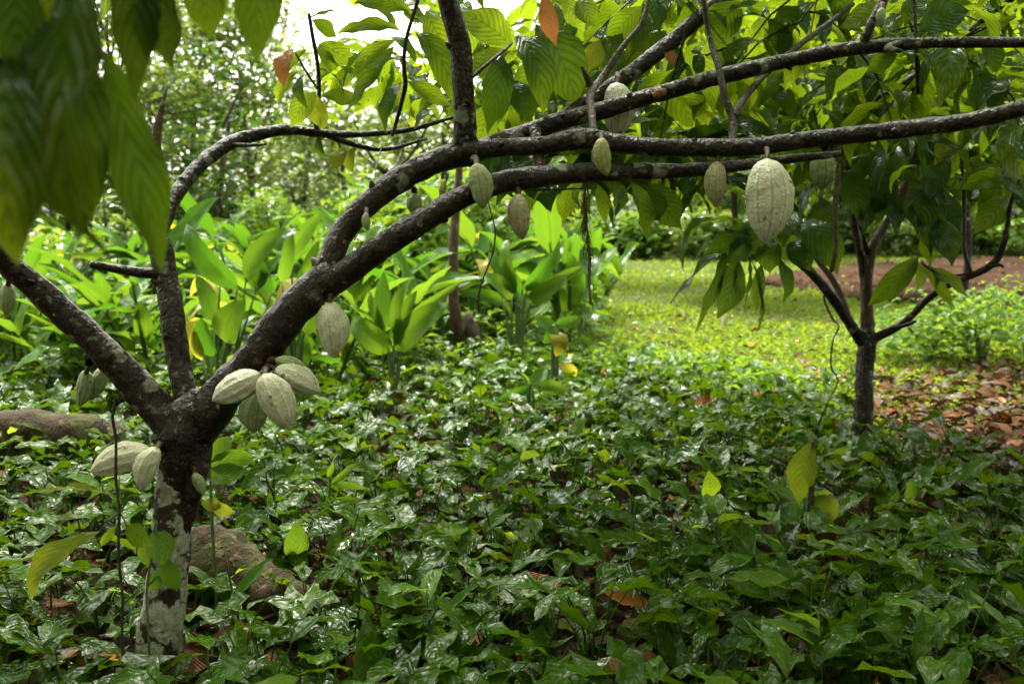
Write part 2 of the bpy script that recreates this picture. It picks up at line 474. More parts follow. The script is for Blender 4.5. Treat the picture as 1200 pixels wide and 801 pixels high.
def part_tube(name, parent, pts, rad, mat, **kw):
    V, Fq, U = tube(pts, rad, **kw)
    me = mesh(name, V - np.array(parent.location), Fq, mat, U)
    return link(name, me, parent)


# leaf templates: base at the origin, tip at (0,1,0), upper side +Z
def leaf_tpl(shape='cacao', ns=8, nc=4, droop=0.8, fold=0.25, wave=0.05, asp=0.34, lobe=0.0, seed=0, side=0.0):
    g = np.random.default_rng(seed + 77)
    t = np.linspace(0, 1, ns + 1)
    if shape == 'cacao':
        t = np.append(np.linspace(0, 0.86, ns), 1.0)
        q = np.clip(t / 0.93, 0, 1)
        wd = np.sin(PI * q ** 1.08) ** 0.85
        wd = np.maximum(wd, 0.10 * (1 - t) / 0.14 * (t > 0.5))
        wd[0] = 0.04
        wd[-1] = 0.01
    elif shape == 'arrow':
        wd = np.clip(1.0 - t, 0, 1) ** 0.75 * (0.72 + 0.75 * t)
        wd[0] = 0.62
        wd[-1] = 0.01
    elif shape == 'ginger':
        wd = np.sin(PI * t ** 0.8) ** 0.6 * (1 - 0.25 * t)
        wd[0] = 0.05
        wd[-1] = 0.01
    else:
        wd = np.sin(PI * t ** 0.85) ** 0.8
        wd[0] = 0.05
        wd[-1] = 0.01
    ang = droop * (t - 0.5) * 1.0 + 0.15 * droop * np.sin(3 * t + g.uniform(0, 6))
    dy, dz = np.cos(ang), -np.sin(ang)
    cy = np.concatenate([[0], np.cumsum((dy[1:] + dy[:-1]) / 2 * np.diff(t))])
    cz = np.concatenate([[0], np.cumsum((dz[1:] + dz[:-1]) / 2 * np.diff(t))])
    a0 = math.atan2(cz[-1], cy[-1])
    L = math.hypot(cz[-1], cy[-1])
    ca, sa = math.cos(-a0), math.sin(-a0)
    y2, z2 = (cy * ca - cz * sa) / L, (cy * sa + cz * ca) / L
    ny, nz = -np.sin(-ang - a0), np.cos(-ang - a0)
    u = np.linspace(-1, 1, nc + 1)
    ph = g.uniform(0, 6, 3)
    V, UV = [], []
    for i in range(ns + 1):
        for j in range(nc + 1):
            hw = asp / 2 * wd[i]
            x = u[j] * hw
            lift = abs(x) * fold + wave * asp * (abs(u[j]) ** 1.5) * math.sin(t[i] * 17 + ph[0] + (u[j] > 0) * 2.1) * min(1, wd[i] * 2)
            lift += 0.02 * math.sin(t[i] * 9 + ph[1]) * abs(u[j])
            yb = -lobe * abs(u[j]) ** 1.3 * (1 - t[i]) ** 3
            V.append((x + side * math.sin(PI * t[i]), y2[i] + ny[i] * lift + yb, z2[i] + nz[i] * lift))
            UV.append((0.5 + u[j] / 2, t[i]))
    idx = np.arange((ns + 1) * (nc + 1)).reshape(ns + 1, nc + 1)
    Fq = np.stack([idx[:-1, :-1], idx[:-1, 1:], idx[1:, 1:], idx[1:, :-1]], -1).reshape(-1, 4)
    return np.array(V), Fq, np.array(UV)


def frame(d, n):
    """columns: width, along, normal"""
    d = Vector(d).normalized()
    n = Vector(n)
    x = d.cross(n)
    if x.length < 1e-4:
        x = d.cross(Vector((0.31, 0.2, 0.9)))
    x.normalize()
    z = x.cross(d)
    return x, d, z


def leaf_matrix(base, d, n, length, wscale=1.0):
    x, y, z = frame(d, n)
    m = Matrix(((x.x * length * wscale, y.x * length, z.x * length, base[0]),
                (x.y * length * wscale, y.y * length, z.y * length, base[1]),
                (x.z * length * wscale, y.z * length, z.z * length, base[2]),
                (0, 0, 0, 1)))
    return m


def leaf_meshes(name, mat, shape, k, **kw):
    out = []
    for i in range(k):
        a = dict(kw)
        a['droop'] = kw.get('droop', 0.8) * random.uniform(0.3, 1.9)
        a['fold'] = kw.get('fold', 0.25) * random.uniform(0.3, 1.5)
        a['side'] = random.uniform(-0.05, 0.05)
        V, Fq, U = leaf_tpl(shape, seed=i * 7 + len(name), **a)
        out.append(mesh(name, V, Fq, mat, U))
    return out


LM = {k: leaf_meshes(k, M[m], s, n, **kw) for k, m, s, n, kw in (
    ('cacao', 'cacao', 'cacao', 8, dict(droop=0.9, wave=0.09)),
    ('cacao_dark', 'cacao_dark', 'cacao', 6, dict(droop=0.9, wave=0.09)),
    ('cacao_near', 'cacao_near', 'cacao', 6, dict(droop=0.9, wave=0.12, fold=0.35)),
    ('cacao_shade', 'cacao_shade', 'cacao', 6, dict(droop=0.9, wave=0.12, fold=0.35)),
    ('cacao_yellow', 'cacao_yellow', 'cacao', 3, dict(droop=0.9, wave=0.09)),
    ('cacao_orange', 'cacao_orange', 'cacao', 3, dict(droop=0.9, wave=0.12)),
    ('ginger', 'ginger', 'ginger', 9, dict(droop=0.9, fold=0.5, wave=0.06, asp=0.26)),
    ('ginger_yellow', 'ginger_yellow', 'ginger', 2, dict(droop=1.3, fold=0.5, wave=0.06, asp=0.26)),
    ('herb', 'herb', 'oval', 4, dict(droop=0.9, asp=0.5, ns=5, nc=2)),
    ('litter', 'litter', 'cacao', 4, dict(droop=-1.2, fold=0.6, wave=0.3, ns=6)),
    ('litter_orange', 'litter_orange', 'cacao', 4, dict(droop=-1.0, fold=0.5, wave=0.3, ns=6)),
)}


def put_leaf(parent, kind, base, d, n, length, wscale=1.0, name='leaf', label=None):
    m = leaf_matrix(Vector(base) - parent.location, d, n, length, wscale)
    o = link(name, random.choice(LM[kind]), parent, m)
    if label:
        o['label'] = label
    return o


def leaf_px(parent, kind, b, t, d0, d1, wpx, glare=False, n=None, name='leaf', label=None, asp=0.34):
    """a leaf from pixel b at depth d0 to pixel t at depth d1"""
    B, T = P(b[0], b[1], d0), P(t[0], t[1], d1)
    d = T - B
    L = d.length
    ws = (wpx * (d0 + d1) / 2 / F) / (L * asp)
    if n is None:
        if glare:
            n = UP + Vector((random.uniform(-.2, .2), random.uniform(-.2, .1), 0))
        else:
            n = Vector((random.uniform(-.5, .5), random.choice((-1, -0.8, -1.1)), random.uniform(0.1, 0.6)))
    return put_leaf(parent, kind, B, d, n, L, max(0.15, ws), name, label)


def bulk(templates, pos, dirs, nrm, length, ws, tint):
    """numpy copies of leaf templates gathered into one V,F,UV,T"""
    pos, dirs, nrm = np.asarray(pos), np.asarray(dirs), np.asarray(nrm)
    dirs = dirs / np.linalg.norm(dirs, axis=1)[:, None]
    x = np.cross(dirs, nrm)
    x /= np.linalg.norm(x, axis=1)[:, None] + 1e-9
    z = np.cross(x, dirs)
    k = rng.integers(0, len(templates), len(pos))
    mb = MB()
    for q, (V, Fq, U) in enumerate(templates):
        s = np.where(k == q)[0]
        if not len(s):
            continue
        L = length[s][:, None, None]
        W = (V[None, :, 0:1] * x[s][:, None, :] * ws[s][:, None, None] + V[None, :, 1:2] * dirs[s][:, None, :] + V[None, :, 2:3] * z[s][:, None, :]) * L + pos[s][:, None, :]
        nv = len(V)
        FF = (Fq[None] + (np.arange(len(s)) * nv)[:, None, None]).reshape(-1, 4)
        mb.add(W.reshape(-1, 3), FF, np.tile(U, (len(s), 1)), np.repeat(tint[s], nv))
    return mb


TP_FAR = [leaf_tpl('oval', ns=2, nc=2, droop=0.9, fold=0.35, wave=0, asp=0.45, seed=i) for i in range(3)]
TP_HI = [leaf_tpl('cacao', ns=7, nc=4, droop=d, fold=0.25, wave=0.09, asp=0.34, seed=i) for i, d in enumerate((0.5, 0.8, 1.2, 0.3))]
TP_MID = [leaf_tpl('cacao', ns=4, nc=2, droop=d, fold=0.3, wave=0.05, asp=0.34, seed=i) for i, d in enumerate((0.5, 0.9, 1.3))]
TP_BLADE = [leaf_tpl('oval', ns=2, nc=2, droop=d, fold=0.4, wave=0, asp=a, seed=3) for d, a in ((0.6, 0.25), (1.2, 0.4), (0.9, 0.6))]


def rdir(n, zmin=-1, zmax=1):
    a = rng.uniform(0, 2 * PI, n)
    z = rng.uniform(zmin, zmax, n)
    r = np.sqrt(1 - z * z)
    return np.stack([np.cos(a) * r, np.sin(a) * r, z], -1)


# ------------------------------------------------------------------ the setting: ground, path
def ground():
    xs = np.concatenate([np.linspace(-300, -14, 16), np.linspace(-12, 14, 105), np.linspace(16, 300, 16)])
    ys = np.concatenate([np.linspace(-60, -3, 8), np.linspace(-2, 14, 65), np.linspace(16, 50, 35), np.linspace(60, 900, 18)])
    X, Y = np.meshgrid(xs, ys)
    Z = 0.025 * np.sin(X * 1.3 + 0.7) * np.sin(Y * 1.1) + 0.012 * np.sin(X * 3.1 + Y * 2.3)
    V = np.stack([X, Y, Z], -1).reshape(-1, 3)
    idx = np.arange(len(V)).reshape(X.shape)
    Fq = np.stack([idx[:-1, :-1], idx[:-1, 1:], idx[1:, 1:], idx[1:, :-1]], -1).reshape(-1, 4)
    tag(link('ground', mesh('ground', V, Fq, M['ground'])), 'dark damp soil under the cacao trees and the weedy clearing', kind='structure')


ground()


def path():
    far = [(880, 330), (940, 316), (1020, 308), (1110, 303), (1210, 300), (1330, 297)]
    near = [(890, 333), (950, 344), (1020, 352), (1110, 362), (1210, 370), (1330, 380)]
    n = 60
    V = []
    fa, ne = [G(*p) for p in far], [G(*p) for p in near]
    cf, _ = catmull(fa, [1] * 6, 0.6)
    cn, _ = catmull(ne, [1] * 6, 0.25)
    for i in range(n + 1):
        a = cf[int(i / n * (len(cf) - 1))]
        b = cn[int(i / n * (len(cn) - 1))]
        for j in range(13):
            p = a * (1 - j / 12) + b * j / 12
            e = 0.25 * math.sin(i * 0.9 + j) * (j in (0, 12))
            V.append((p[0], p[1] + e, 0.042 + 0.012 * math.sin(p[0] * 3) * math.sin(p[1] * 2)))
    idx = np.arange((n + 1) * 13).reshape(n + 1, 13)
    Fq = np.stack([idx[:-1, :-1], idx[:-1, 1:], idx[1:, 1:], idx[1:, :-1]], -1).reshape(-1, 4)
    tag(link('dirt_path', mesh('dirt_path', np.array(V), Fq, M['path'])), 'bare brown earth path crossing behind the small cacao tree', kind='structure')


path()


def on_path(x, y):
    px, py, d = proj((x, y, 0))
    if px < 890:
        return False
    t = min(1.0, (px - 890) / 320.0)
    return (330 - 30 * t ** 0.6) < py < (335 + 34 * t ** 0.8)


# ------------------------------------------------------------------ main cacao tree
TD = 3.0
base = P(185, 800, TD)
base.z = -0.05
tree = thing('cacao_tree', 'large leaning cacao tree with lichened forked trunk and long dark branches across the view', 'tree', base)


def pp(*a):
    return [P(*q) for q in a]


def px_r(wpx, d):
    return wpx / 2 * d / F


tr = part_tube('trunk', tree, [base] + pp((190, 730, 3.0), (198, 660, 3.0), (204, 600, 3.0), (211, 550, 3.0), (218, 505, 3.0), (226, 478, 3.0)),
               [px_r(54, 3), px_r(49, 3), px_r(46, 3), px_r(47, 3), px_r(50, 3), px_r(60, 3), px_r(40, 3)], M['trunk'], seg=18, step=0.02, lump=0.09, seed=1)
V, Fq, U = tube(pp((206, 592, 3.0), (210, 556, 2.985), (217, 520, 2.98), (228, 488, 2.99), (240, 462, 3.0)), [px_r(20, 3), px_r(42, 3), px_r(56, 3), px_r(56, 3), px_r(30, 3)], seg=16, step=0.015, lump=0.16, seed=22, closed_start=True)
link('fork', mesh('fork', V - np.array(tree.location), Fq, M['bark'], U), tree)


def limb(name, pts, wpx, mat='bark', seed=0, seg=14, lump=0.09, label=None):
    o = part_tube(name, tree, pp(*pts), [px_r(wv, p[2]) for wv, p in zip(wpx, pts)], M[mat], seg=seg, step=0.02, lump=lump, seed=seed)
    if label:
        o['label'] = label
    if seg >= 12:
        c, rr = catmull(pp(*pts), [px_r(wv, p[2]) for wv, p in zip(wpx, pts)], .05)
        for q in range(2, len(c) - 2, random.randint(3, 5)):
            tg = Vector(c[q + 1] - c[q - 1]).normalized()
            sdv = tg.cross(Vector((random.uniform(-1, 1), -random.uniform(.1, 1), random.uniform(-1, 1)))).normalized()
            if sdv.y > 0:
                sdv = -sdv
            k0 = Vector(c[q]) + sdv * rr[q] * .55
            part_tube('knot', tree, [k0, k0 + sdv * rr[q] * .4, k0 + sdv * rr[q] * random.uniform(.55, .8) + tg * rr[q] * .2], [rr[q] * random.uniform(.35, .7), rr[q] * random.uniform(.25, .5), rr[q] * .12], M[mat], seg=8, step=.01, lump=.25, seed=q)
    return o


limb('limb', [(216, 540, 3.0), (206, 505, 2.99), (182, 476, 2.98), (150, 440, 2.95), (110, 398, 2.93), (75, 366, 2.9), (35, 330, 2.85), (0, 300, 2.8), (-60, 240, 2.6), (-120, 150, 2.3), (-170, 40, 1.9), (-220, -60, 1.4)],
     [40, 46, 41, 38, 35, 33, 30, 29, 27, 25, 22, 18], seed=2)
limb('limb', [(226, 500, 3.0), (217, 470, 3.02), (209, 420, 3.05), (203, 370, 3.07), (196, 330, 3.1), (187, 290, 3.12), (181, 262, 3.14), (176, 225, 3.15), (165, 170, 3.16), (150, 115, 3.17)],
     [36, 29, 27, 27, 27, 29, 24, 16, 13, 11], seed=3, label='upright limb with a short side stub')
limb('branch_stub', [(190, 320, 3.1), (165, 319, 3.08), (130, 314, 3.03), (106, 310, 3.0)], [15, 12, 10, 8], seed=4, seg=9)
limb('broken_stub', [(178, 262, 3.14), (181, 190, 3.15), (185, 150, 3.16), (195, 104, 3.17)], [10, 13, 11, 2], 'brown_bark', seed=5, seg=8, label='splintered reddish brown dead stub')
limb('branch', [(184, 285, 3.12), (197, 250, 3.2), (208, 226, 3.25), (235, 193, 3.35), (270, 168, 3.45), (305, 157, 3.5), (340, 152, 3.55), (385, 157, 3.65), (430, 157, 3.8), (480, 152, 3.95), (530, 138, 4.1)],
     [15, 17, 17, 17, 16, 15, 13, 10, 7, 6, 4], seed=6, seg=12, label='thin branch arching to the right with pale lichen bands')
limb('branch', [(380, 157, 3.65), (410, 168, 3.7), (450, 175, 3.75), (500, 163, 3.9)], [8, 7, 6, 3], seed=7, seg=8)
limb('twig', [(268, 169, 3.45), (290, 170, 3.4), (312, 169, 3.35)], [6, 5, 3], 'twig', seed=8, seg=7)
limb('dark_bark_tongue', [(232, 520, 2.97), (231, 552, 2.965), (224, 590, 2.975), (214, 628, 2.985), (210, 650, 3.0)], [34, 28, 20, 14, 6], seed=61, seg=10, lump=.2)  # dark bark strip laid down the trunk to continue the fork's dark tone
# right limb and its fork
limb('limb', [(214, 530, 3.0), (232, 496, 3.0), (264, 461, 3.0), (300, 418, 2.99), (335, 374, 2.98), (365, 342, 2.97), (392, 318, 2.97)], [44, 54, 48, 44, 43, 44, 36], seed=9, seg=18, lump=0.1, label='thick right-hand limb carrying the pod cluster')
limb('limb', [(362, 345, 2.97), (383, 314, 2.98), (397, 280, 3.0), (425, 246, 3.02), (465, 212, 3.05), (510, 190, 3.08), (548, 180, 3.1), (580, 172, 3.12)], [30, 31, 29, 28, 29, 28, 30, 24], seed=10, seg=16)
limb('limb', [(358, 348, 2.97), (400, 322, 2.95), (440, 295, 2.93), (490, 262, 2.92), (540, 232, 2.92), (590, 213, 2.93), (640, 206, 2.95), (690, 203, 2.98), (740, 200, 3.0), (800, 200, 3.03), (850, 196, 3.06), (920, 187, 3.1), (985, 180, 3.13)],
     [32, 33, 31, 29, 27, 26, 25, 23, 20, 17, 14, 11, 7], seed=11, seg=16, label='lowest long limb sweeping right, pods beneath it')
limb('limb', [(550, 182, 3.11), (546, 166, 3.09), (545, 140, 3.07), (543, 100, 3.05), (538, 50, 3.03), (524, 0, 3.0), (512, -60, 2.95)], [18, 29, 28, 26, 25, 24, 22], seed=12, seg=14, label='short upright limb with white lichen spots')
limb('branch', [(545, 185, 3.1), (580, 168, 3.12), (640, 147, 3.15), (700, 131, 3.15), (760, 113, 3.15), (830, 94, 3.15), (900, 76, 3.14), (970, 62, 3.12), (1030, 54, 3.1), (1100, 50, 3.08), (1200, 50, 3.05), (1300, 44, 3.0)],
     [24, 22, 21, 20, 20, 19, 18, 17, 15, 13, 12, 10], seed=13, seg=14)
limb('branch', [(545, 178, 3.06), (590, 173, 3.04), (640, 170, 3.02), (680, 163, 3.01), (720, 168, 3.0), (790, 173, 2.98), (860, 173, 2.95), (930, 166, 2.9), (1000, 158, 2.85), (1070, 150, 2.8), (1130, 143, 2.75), (1200, 126, 2.7), (1290, 100, 2.6)],
     [24, 22, 21, 25, 23, 21, 21, 21, 20, 20, 20, 20, 18], seed=14, seg=14, label='long middle branch running level to the right edge')
limb('branch', [(590, 166, 3.13), (640, 150, 3.2), (690, 120, 3.3), (730, 92, 3.35), (775, 58, 3.4), (815, 25, 3.45), (850, -2, 3.5), (900, -40, 3.55)], [22, 20, 19, 19, 19, 19, 18, 17], seed=15, seg=13)
limb('scar', [(765, 113, 3.128), (772, 110, 3.126), (780, 107, 3.128)], [9, 13, 8], 'raw_wood', seed=33, seg=8, label='bare orange scar on the bark')
limb('twig', [(626, 150, 3.1), (630, 175, 3.05), (634, 200, 2.97)], [15, 13, 16], seed=16, seg=9)
limb('twig', [(700, 208, 2.99), (697, 170, 3.05), (694, 140, 3.1), (692, 110, 3.2), (705, 92, 3.3), (722, 66, 3.3), (735, 48, 3.3), (752, 28, 3.3), (760, 0, 3.3), (765, -30, 3.3)], [11, 10, 10, 10, 9, 8, 6, 6, 5, 4], 'pale_twig', seed=17, seg=8, label='pale grey twig winding upward')
limb('twig', [(694, 105, 3.25), (688, 92, 3.22), (682, 78, 3.2)], [9, 8, 3], 'brown_bark', seed=18, seg=7)
limb('twig', [(858, 172, 2.95), (859, 140, 3.0), (850, 115, 3.02), (842, 80, 3.05), (832, 45, 3.1), (826, 10, 3.1), (822, -25, 3.1)], [10, 10, 9, 8, 7, 7, 6], 'twig', seed=19, seg=8)
limb('twig', [(859, 136, 3.0), (875, 112, 3.1), (896, 88, 3.2), (930, 58, 3.35), (965, 32, 3.5), (1000, 5, 3.6)], [9, 8, 7, 7, 6, 5], 'twig', seed=20, seg=8)
limb('twig', [(1008, 58, 3.11), (1020, 30, 3.1), (1036, 0, 3.1), (1050, -30, 3.1)], [13, 11, 11, 10], seed=21, seg=9)
limb('twig', [(1060, 50, 3.1), (1040, 56, 3.05), (1056, 60, 3.02)], [10, 9, 5], seed=23, seg=7)
limb('twig', [(500, -40, 3.3), (488, 6, 3.3), (476, 45, 3.32), (473, 78, 3.35), (475, 100, 3.38), (466, 138, 3.45), (460, 158, 3.6)], [5, 4.5, 4.5, 5, 6, 5, 4], 'twig', seed=24, seg=7)
limb('twig', [(376, 156, 3.62), (369, 143, 3.6), (374, 115, 3.58), (372, 75, 3.55), (366, 40, 3.52), (362, 16, 3.5)], [6, 6, 5, 5, 5, 4], 'twig', seed=25, seg=7)
limb('twig', [(372, 104, 3.57), (360, 86, 3.55), (346, 62, 3.5)], [3, 3, 2], 'twig', seed=26, seg=6)
limb('twig', [(552, 92, 3.06), (575, 72, 3.1), (592, 58, 3.15), (600, 50, 3.2)], [5, 4, 4, 3], 'twig', seed=27, seg=6)
limb('twig', [(1076, 110, 3.3), (1074, 60, 3.2), (1072, 20, 3.2), (1070, -20, 3.2)], [5, 5, 4, 4], 'twig', seed=28, seg=6)
limb('twig', [(575, 225, 2.92), (600, 222, 2.98), (650, 222, 3.1), (700, 220, 3.2)], [4, 4, 3, 2], 'twig', seed=29, seg=6)

# foreground leaves on the bent end of the left limb (close to the lens)
limb('branch', [(-200, -20, 1.55), (-120, 50, 1.1), (-40, 68, 1.1), (10, 70, 1.14), (42, 66, 1.16), (60, 82, 1.17), (70, 130, 1.18), (76, 200, 1.19), (80, 270, 1.2)], [20, 24, 26, 26, 22, 14, 12, 10, 6], seed=30, seg=10, lump=0.2)
NC = Vector((0.1, -1, 0.15))
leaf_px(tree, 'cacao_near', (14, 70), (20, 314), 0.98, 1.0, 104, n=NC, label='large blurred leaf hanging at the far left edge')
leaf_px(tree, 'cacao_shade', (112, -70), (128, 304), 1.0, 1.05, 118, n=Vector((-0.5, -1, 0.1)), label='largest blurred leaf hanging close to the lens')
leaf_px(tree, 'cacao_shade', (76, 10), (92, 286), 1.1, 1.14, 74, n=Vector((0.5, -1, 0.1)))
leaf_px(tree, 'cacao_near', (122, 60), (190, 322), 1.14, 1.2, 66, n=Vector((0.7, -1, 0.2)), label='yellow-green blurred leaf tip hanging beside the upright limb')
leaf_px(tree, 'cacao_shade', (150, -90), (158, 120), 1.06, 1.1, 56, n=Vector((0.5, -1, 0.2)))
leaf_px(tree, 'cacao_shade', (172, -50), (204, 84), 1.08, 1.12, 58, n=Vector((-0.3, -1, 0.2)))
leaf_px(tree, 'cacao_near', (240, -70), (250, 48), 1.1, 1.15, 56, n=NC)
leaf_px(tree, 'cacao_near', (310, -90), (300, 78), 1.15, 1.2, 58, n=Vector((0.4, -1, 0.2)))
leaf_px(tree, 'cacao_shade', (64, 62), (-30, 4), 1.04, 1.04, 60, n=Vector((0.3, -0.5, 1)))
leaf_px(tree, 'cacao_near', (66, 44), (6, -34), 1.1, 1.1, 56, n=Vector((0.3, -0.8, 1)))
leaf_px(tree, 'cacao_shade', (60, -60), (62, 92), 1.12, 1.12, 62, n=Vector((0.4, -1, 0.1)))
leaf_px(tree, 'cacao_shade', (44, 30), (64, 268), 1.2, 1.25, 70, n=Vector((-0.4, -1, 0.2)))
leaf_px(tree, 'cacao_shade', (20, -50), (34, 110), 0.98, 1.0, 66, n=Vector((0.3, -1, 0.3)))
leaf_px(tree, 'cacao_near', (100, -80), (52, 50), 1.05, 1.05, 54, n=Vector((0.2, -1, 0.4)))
limb('twig', [(-120, 40, 1.2), (20, -60, 1.15), (160, -75, 1.12), (300, -95, 1.2)], [16, 14, 12, 8], 'twig', seed=31, seg=7)

# traced leaves (base px, tip px, depth, width px, kind, glare)
K, D_, Y_, O_ = 'cacao', 'cacao_dark', 'cacao_yellow', 'cacao_orange'
traced = [
    ((480, 14), (414, 4), 3.3, 30, K, 0), ((470, 37), (394, 42), 3.32, 20, K, 0), ((464, 46), (413, 92), 3.3, 22, K, 0),
    ((462, 52), (402, 104), 3.36, 12, D_, 1), ((462, 54), (408, 128), 3.4, 32, K, 0), ((487, 38), (533, 130), 3.25, 36, K, 0),
    ((499, 12), (532, 72), 3.3, 34, K, 0), ((478, 95), (530, 126), 3.4, 22, K, 0), ((471, 97), (451, 158), 3.35, 20, D_, 1),
    ((512, 128), (486, 152), 3.5, 22, D_, 1), ((366, 23), (394, 44), 3.5, 20, K, 0), ((362, 22), (396, 15), 3.5, 6, K, 0),
    ((344, 56), (334, 104), 3.48, 24, O_, 0), ((360, 58), (336, 88), 3.5, 15, K, 0), ((372, 54), (396, 84), 3.5, 16, K, 0),
    ((373, 52), (420, 78), 3.55, 24, K, 0), ((372, 82), (402, 112), 3.55, 24, D_, 1), ((370, 108), (340, 150), 3.5, 28, K, 0),
    ((356, 88), (362, 128), 3.45, 14, D_, 0), ((373, 112), (380, 154), 3.5, 26, Y_, 0), ((377, 112), (424, 124), 3.55, 24, K, 0),
    ((350, 84), (326, 124), 3.5, 20, K, 0), ((376, 158), (386, 184), 3.6, 14, D_, 0), ((404, 172), (396, 200), 3.7, 24, Y_, 0),
    ((416, 172), (418, 204), 3.7, 20, Y_, 0),
    ((600, 54), (541, 14), 3.3, 44, K, 0), ((597, 60), (548, 88), 3.35, 34, K, 0), ((588, 62), (571, 156), 3.15, 36, D_, 0),
    ((607, 40), (637, 136), 3.2, 40, D_, 0), ((628, 28), (676, 130), 3.25, 62, D_, 0), ((638, -6), (652, 54), 3.1, 22, O_, 0),
    ((662, -4), (685, 38), 3.3, 26, K, 0), ((680, -4), (698, 32), 3.3, 28, K, 0), ((752, 8), (708, 52), 3.4, 30, K, 0),
    ((708, 46), (690, 86), 3.4, 24, Y_, 0), ((597, 95), (622, 146), 3.4, 34, D_, 0), ((575, 120), (560, 170), 3.5, 36, K, 0),
    ((640, 70), (604, 118), 3.5, 34, K, 0), ((560, 20), (600, 60), 3.5, 34, K, 0),
    ((868, 2), (834, 46), 3.4, 44, K, 0), ((898, 22), (848, 40), 3.4, 22, D_, 1), ((900, 22), (922, 72), 3.4, 26, D_, 0),
    ((826, 54), (802, 68), 3.1, 15, K, 1), ((784, 58), (790, 80), 3.4, 14, O_, 0), ((818, 60), (822, 94), 3.2, 16, D_, 0),
    ((775, 84), (812, 150), 3.5, 42, K, 0), ((900, 26), (938, 44), 3.4, 14, D_, 1),
    ((1040, 4), (984, 32), 3.3, 32, K, 0), ((1076, 38), (1136, 12), 3.2, 42, D_, 0), ((1050, 64), (1014, 88), 3.2, 22, K, 0),
    ((1128, 58), (1098, 122), 3.4, 36, K, 0), ((1148, 50), (1166, 88), 3.3, 32, D_, 0), ((1158, 84), (1124, 136), 3.4, 36, D_, 1),
    ((1196, 108), (1142, 134), 3.3, 24, D_, 1), ((1075, 2), (1140, 6), 3.3, 22, K, 0), ((1060, 30), (1086, 2), 3.3, 30, D_, 0),
    ((672, 0), (640, -2), 3.4, 20, K, 0), ((712, 60), (760, 90), 3.7, 30, K, 0),
    ((655, 214), (620, 255), 3.3, 18, D_, 1), ((690, 205), (680, 245), 3.4, 22, D_, 1), ((720, 212), (722, 250), 3.4, 22, D_, 0),
    ((740, 212), (757, 282), 3.4, 30, K, 0), ((745, 212), (720, 260), 3.3, 16, D_, 1), ((760, 214), (798, 268), 3.5, 40, K, 0),
    ((752, 215), (772, 258), 3.45, 34, D_, 0), ((670, 215), (660, 260), 3.5, 22, K, 0), ((700, 215), (710, 262), 3.5, 18, K, 0),
]
nleaf = 9
for b, t_, d, wpx, kd, gl in traced:
    lab = {O_: 'young reddish orange leaf', Y_: 'yellowing leaf'}.get(kd)
    leaf_px(tree, kd, b, t_, d, d + random.uniform(-0.05, 0.1), wpx, glare=bool(gl), label=lab)
    nleaf += 1


def sky_window(p):
    x, y, d = proj(p)
    return d > 0 and ((335 < x < 405 and y < 42) or (400 < x < 500 and 18 < y < 42) or (548 < x < 622 and y < 34)
                      or (200 < x < 470 and 150 < y < 420) or (195 < x < 330 and y < 300) or (330 < x < 540 and y > 165) or (x < 200 and y > 0))


def spray(root, px, py, d, n, kinds, length=0.26, spread=0.18, top=True, limit=None):
    """a drooping twig with alternate leaves round the point seen at px,py"""
    c = P(px, py, d)
    a = random.uniform(0, 2 * PI)
    out = Vector((math.cos(a), math.sin(a), 0))
    s = c + UP * random.uniform(0.12, 0.3) - out * random.uniform(0.1, 0.25)
    e = c + out * spread - UP * random.uniform(0.02, 0.12)
    m_ = (s + e) / 2 + UP * 0.05
    tw = part_tube('twig', root, [s, m_, e], [0.004, 0.0035, 0.0015], M['twig'], seg=5, step=0.1, lump=0.05, seed=random.randint(0, 999))
    k = 0
    for i in range(n):
        f = (i + 0.6) / n
        q = s.lerp(m_, f * 2) if f < 0.5 else m_.lerp(e, f * 2 - 1)
        sd_ = 1 if i % 2 else -1
        lat = Vector((-out.y, out.x, 0)) * sd_
        dr = (lat * random.uniform(0.4, 1.0) + out * random.uniform(0.1, 0.7) + Vector((0, 0, -random.uniform(0.15, 1.1)))).normalized()
        L = length * random.uniform(0.65, 1.15)
        if sky_window(q) or sky_window(q + dr * L * 0.6) or sky_window(q + dr * L):
            continue
        put_leaf(root, random.choice(kinds), q, dr, UP + Vector((random.uniform(-.5, .5), random.uniform(-.6, .3), 0)), L, random.uniform(0.85, 1.15)).parent = tw
        k += 1
    return k


# leafy twigs of the main tree behind and above its branches
kk = [K, K, K, D_, K, K, D_]
tries = 0
while nleaf < 292 and tries < 200:
    tries += 1
    px = random.uniform(560, 1230)
    py = random.uniform(-30, 150) if random.random() < 0.8 else random.uniform(100, 190)
    nleaf += spray(tree, px, py, random.uniform(3.25, 4.3), random.randint(4, 7), kk)


def canopy(root, n, box, name='canopy', mat='cacao', size=(0.18, 0.30), keep=None):
    pos = np.stack([rng.uniform(*box[0], n), rng.uniform(*box[1], n), rng.uniform(*box[2], n)], -1)
    m = []
    for q in pos:
        m.append(keep(q) if keep else True)
    pos = pos[np.array(m)]
    n = len(pos)
    d = rdir(n, -0.9, 0.1)
    nr = np.tile((0, 0, 1.0), (n, 1)) + rng.normal(0, 0.35, (n, 3))
    mb = bulk(TP_MID, pos - np.array(root.location), d, nr, rng.uniform(*size, n), rng.uniform(0.85, 1.2, n), rng.uniform(0, 1, n))
    return tag(link(name, mb.mesh(name, M[mat]), root), kind='stuff')


def off_top(q):
    x, y, d = proj(q)
    return y < -55 or d < 0.3


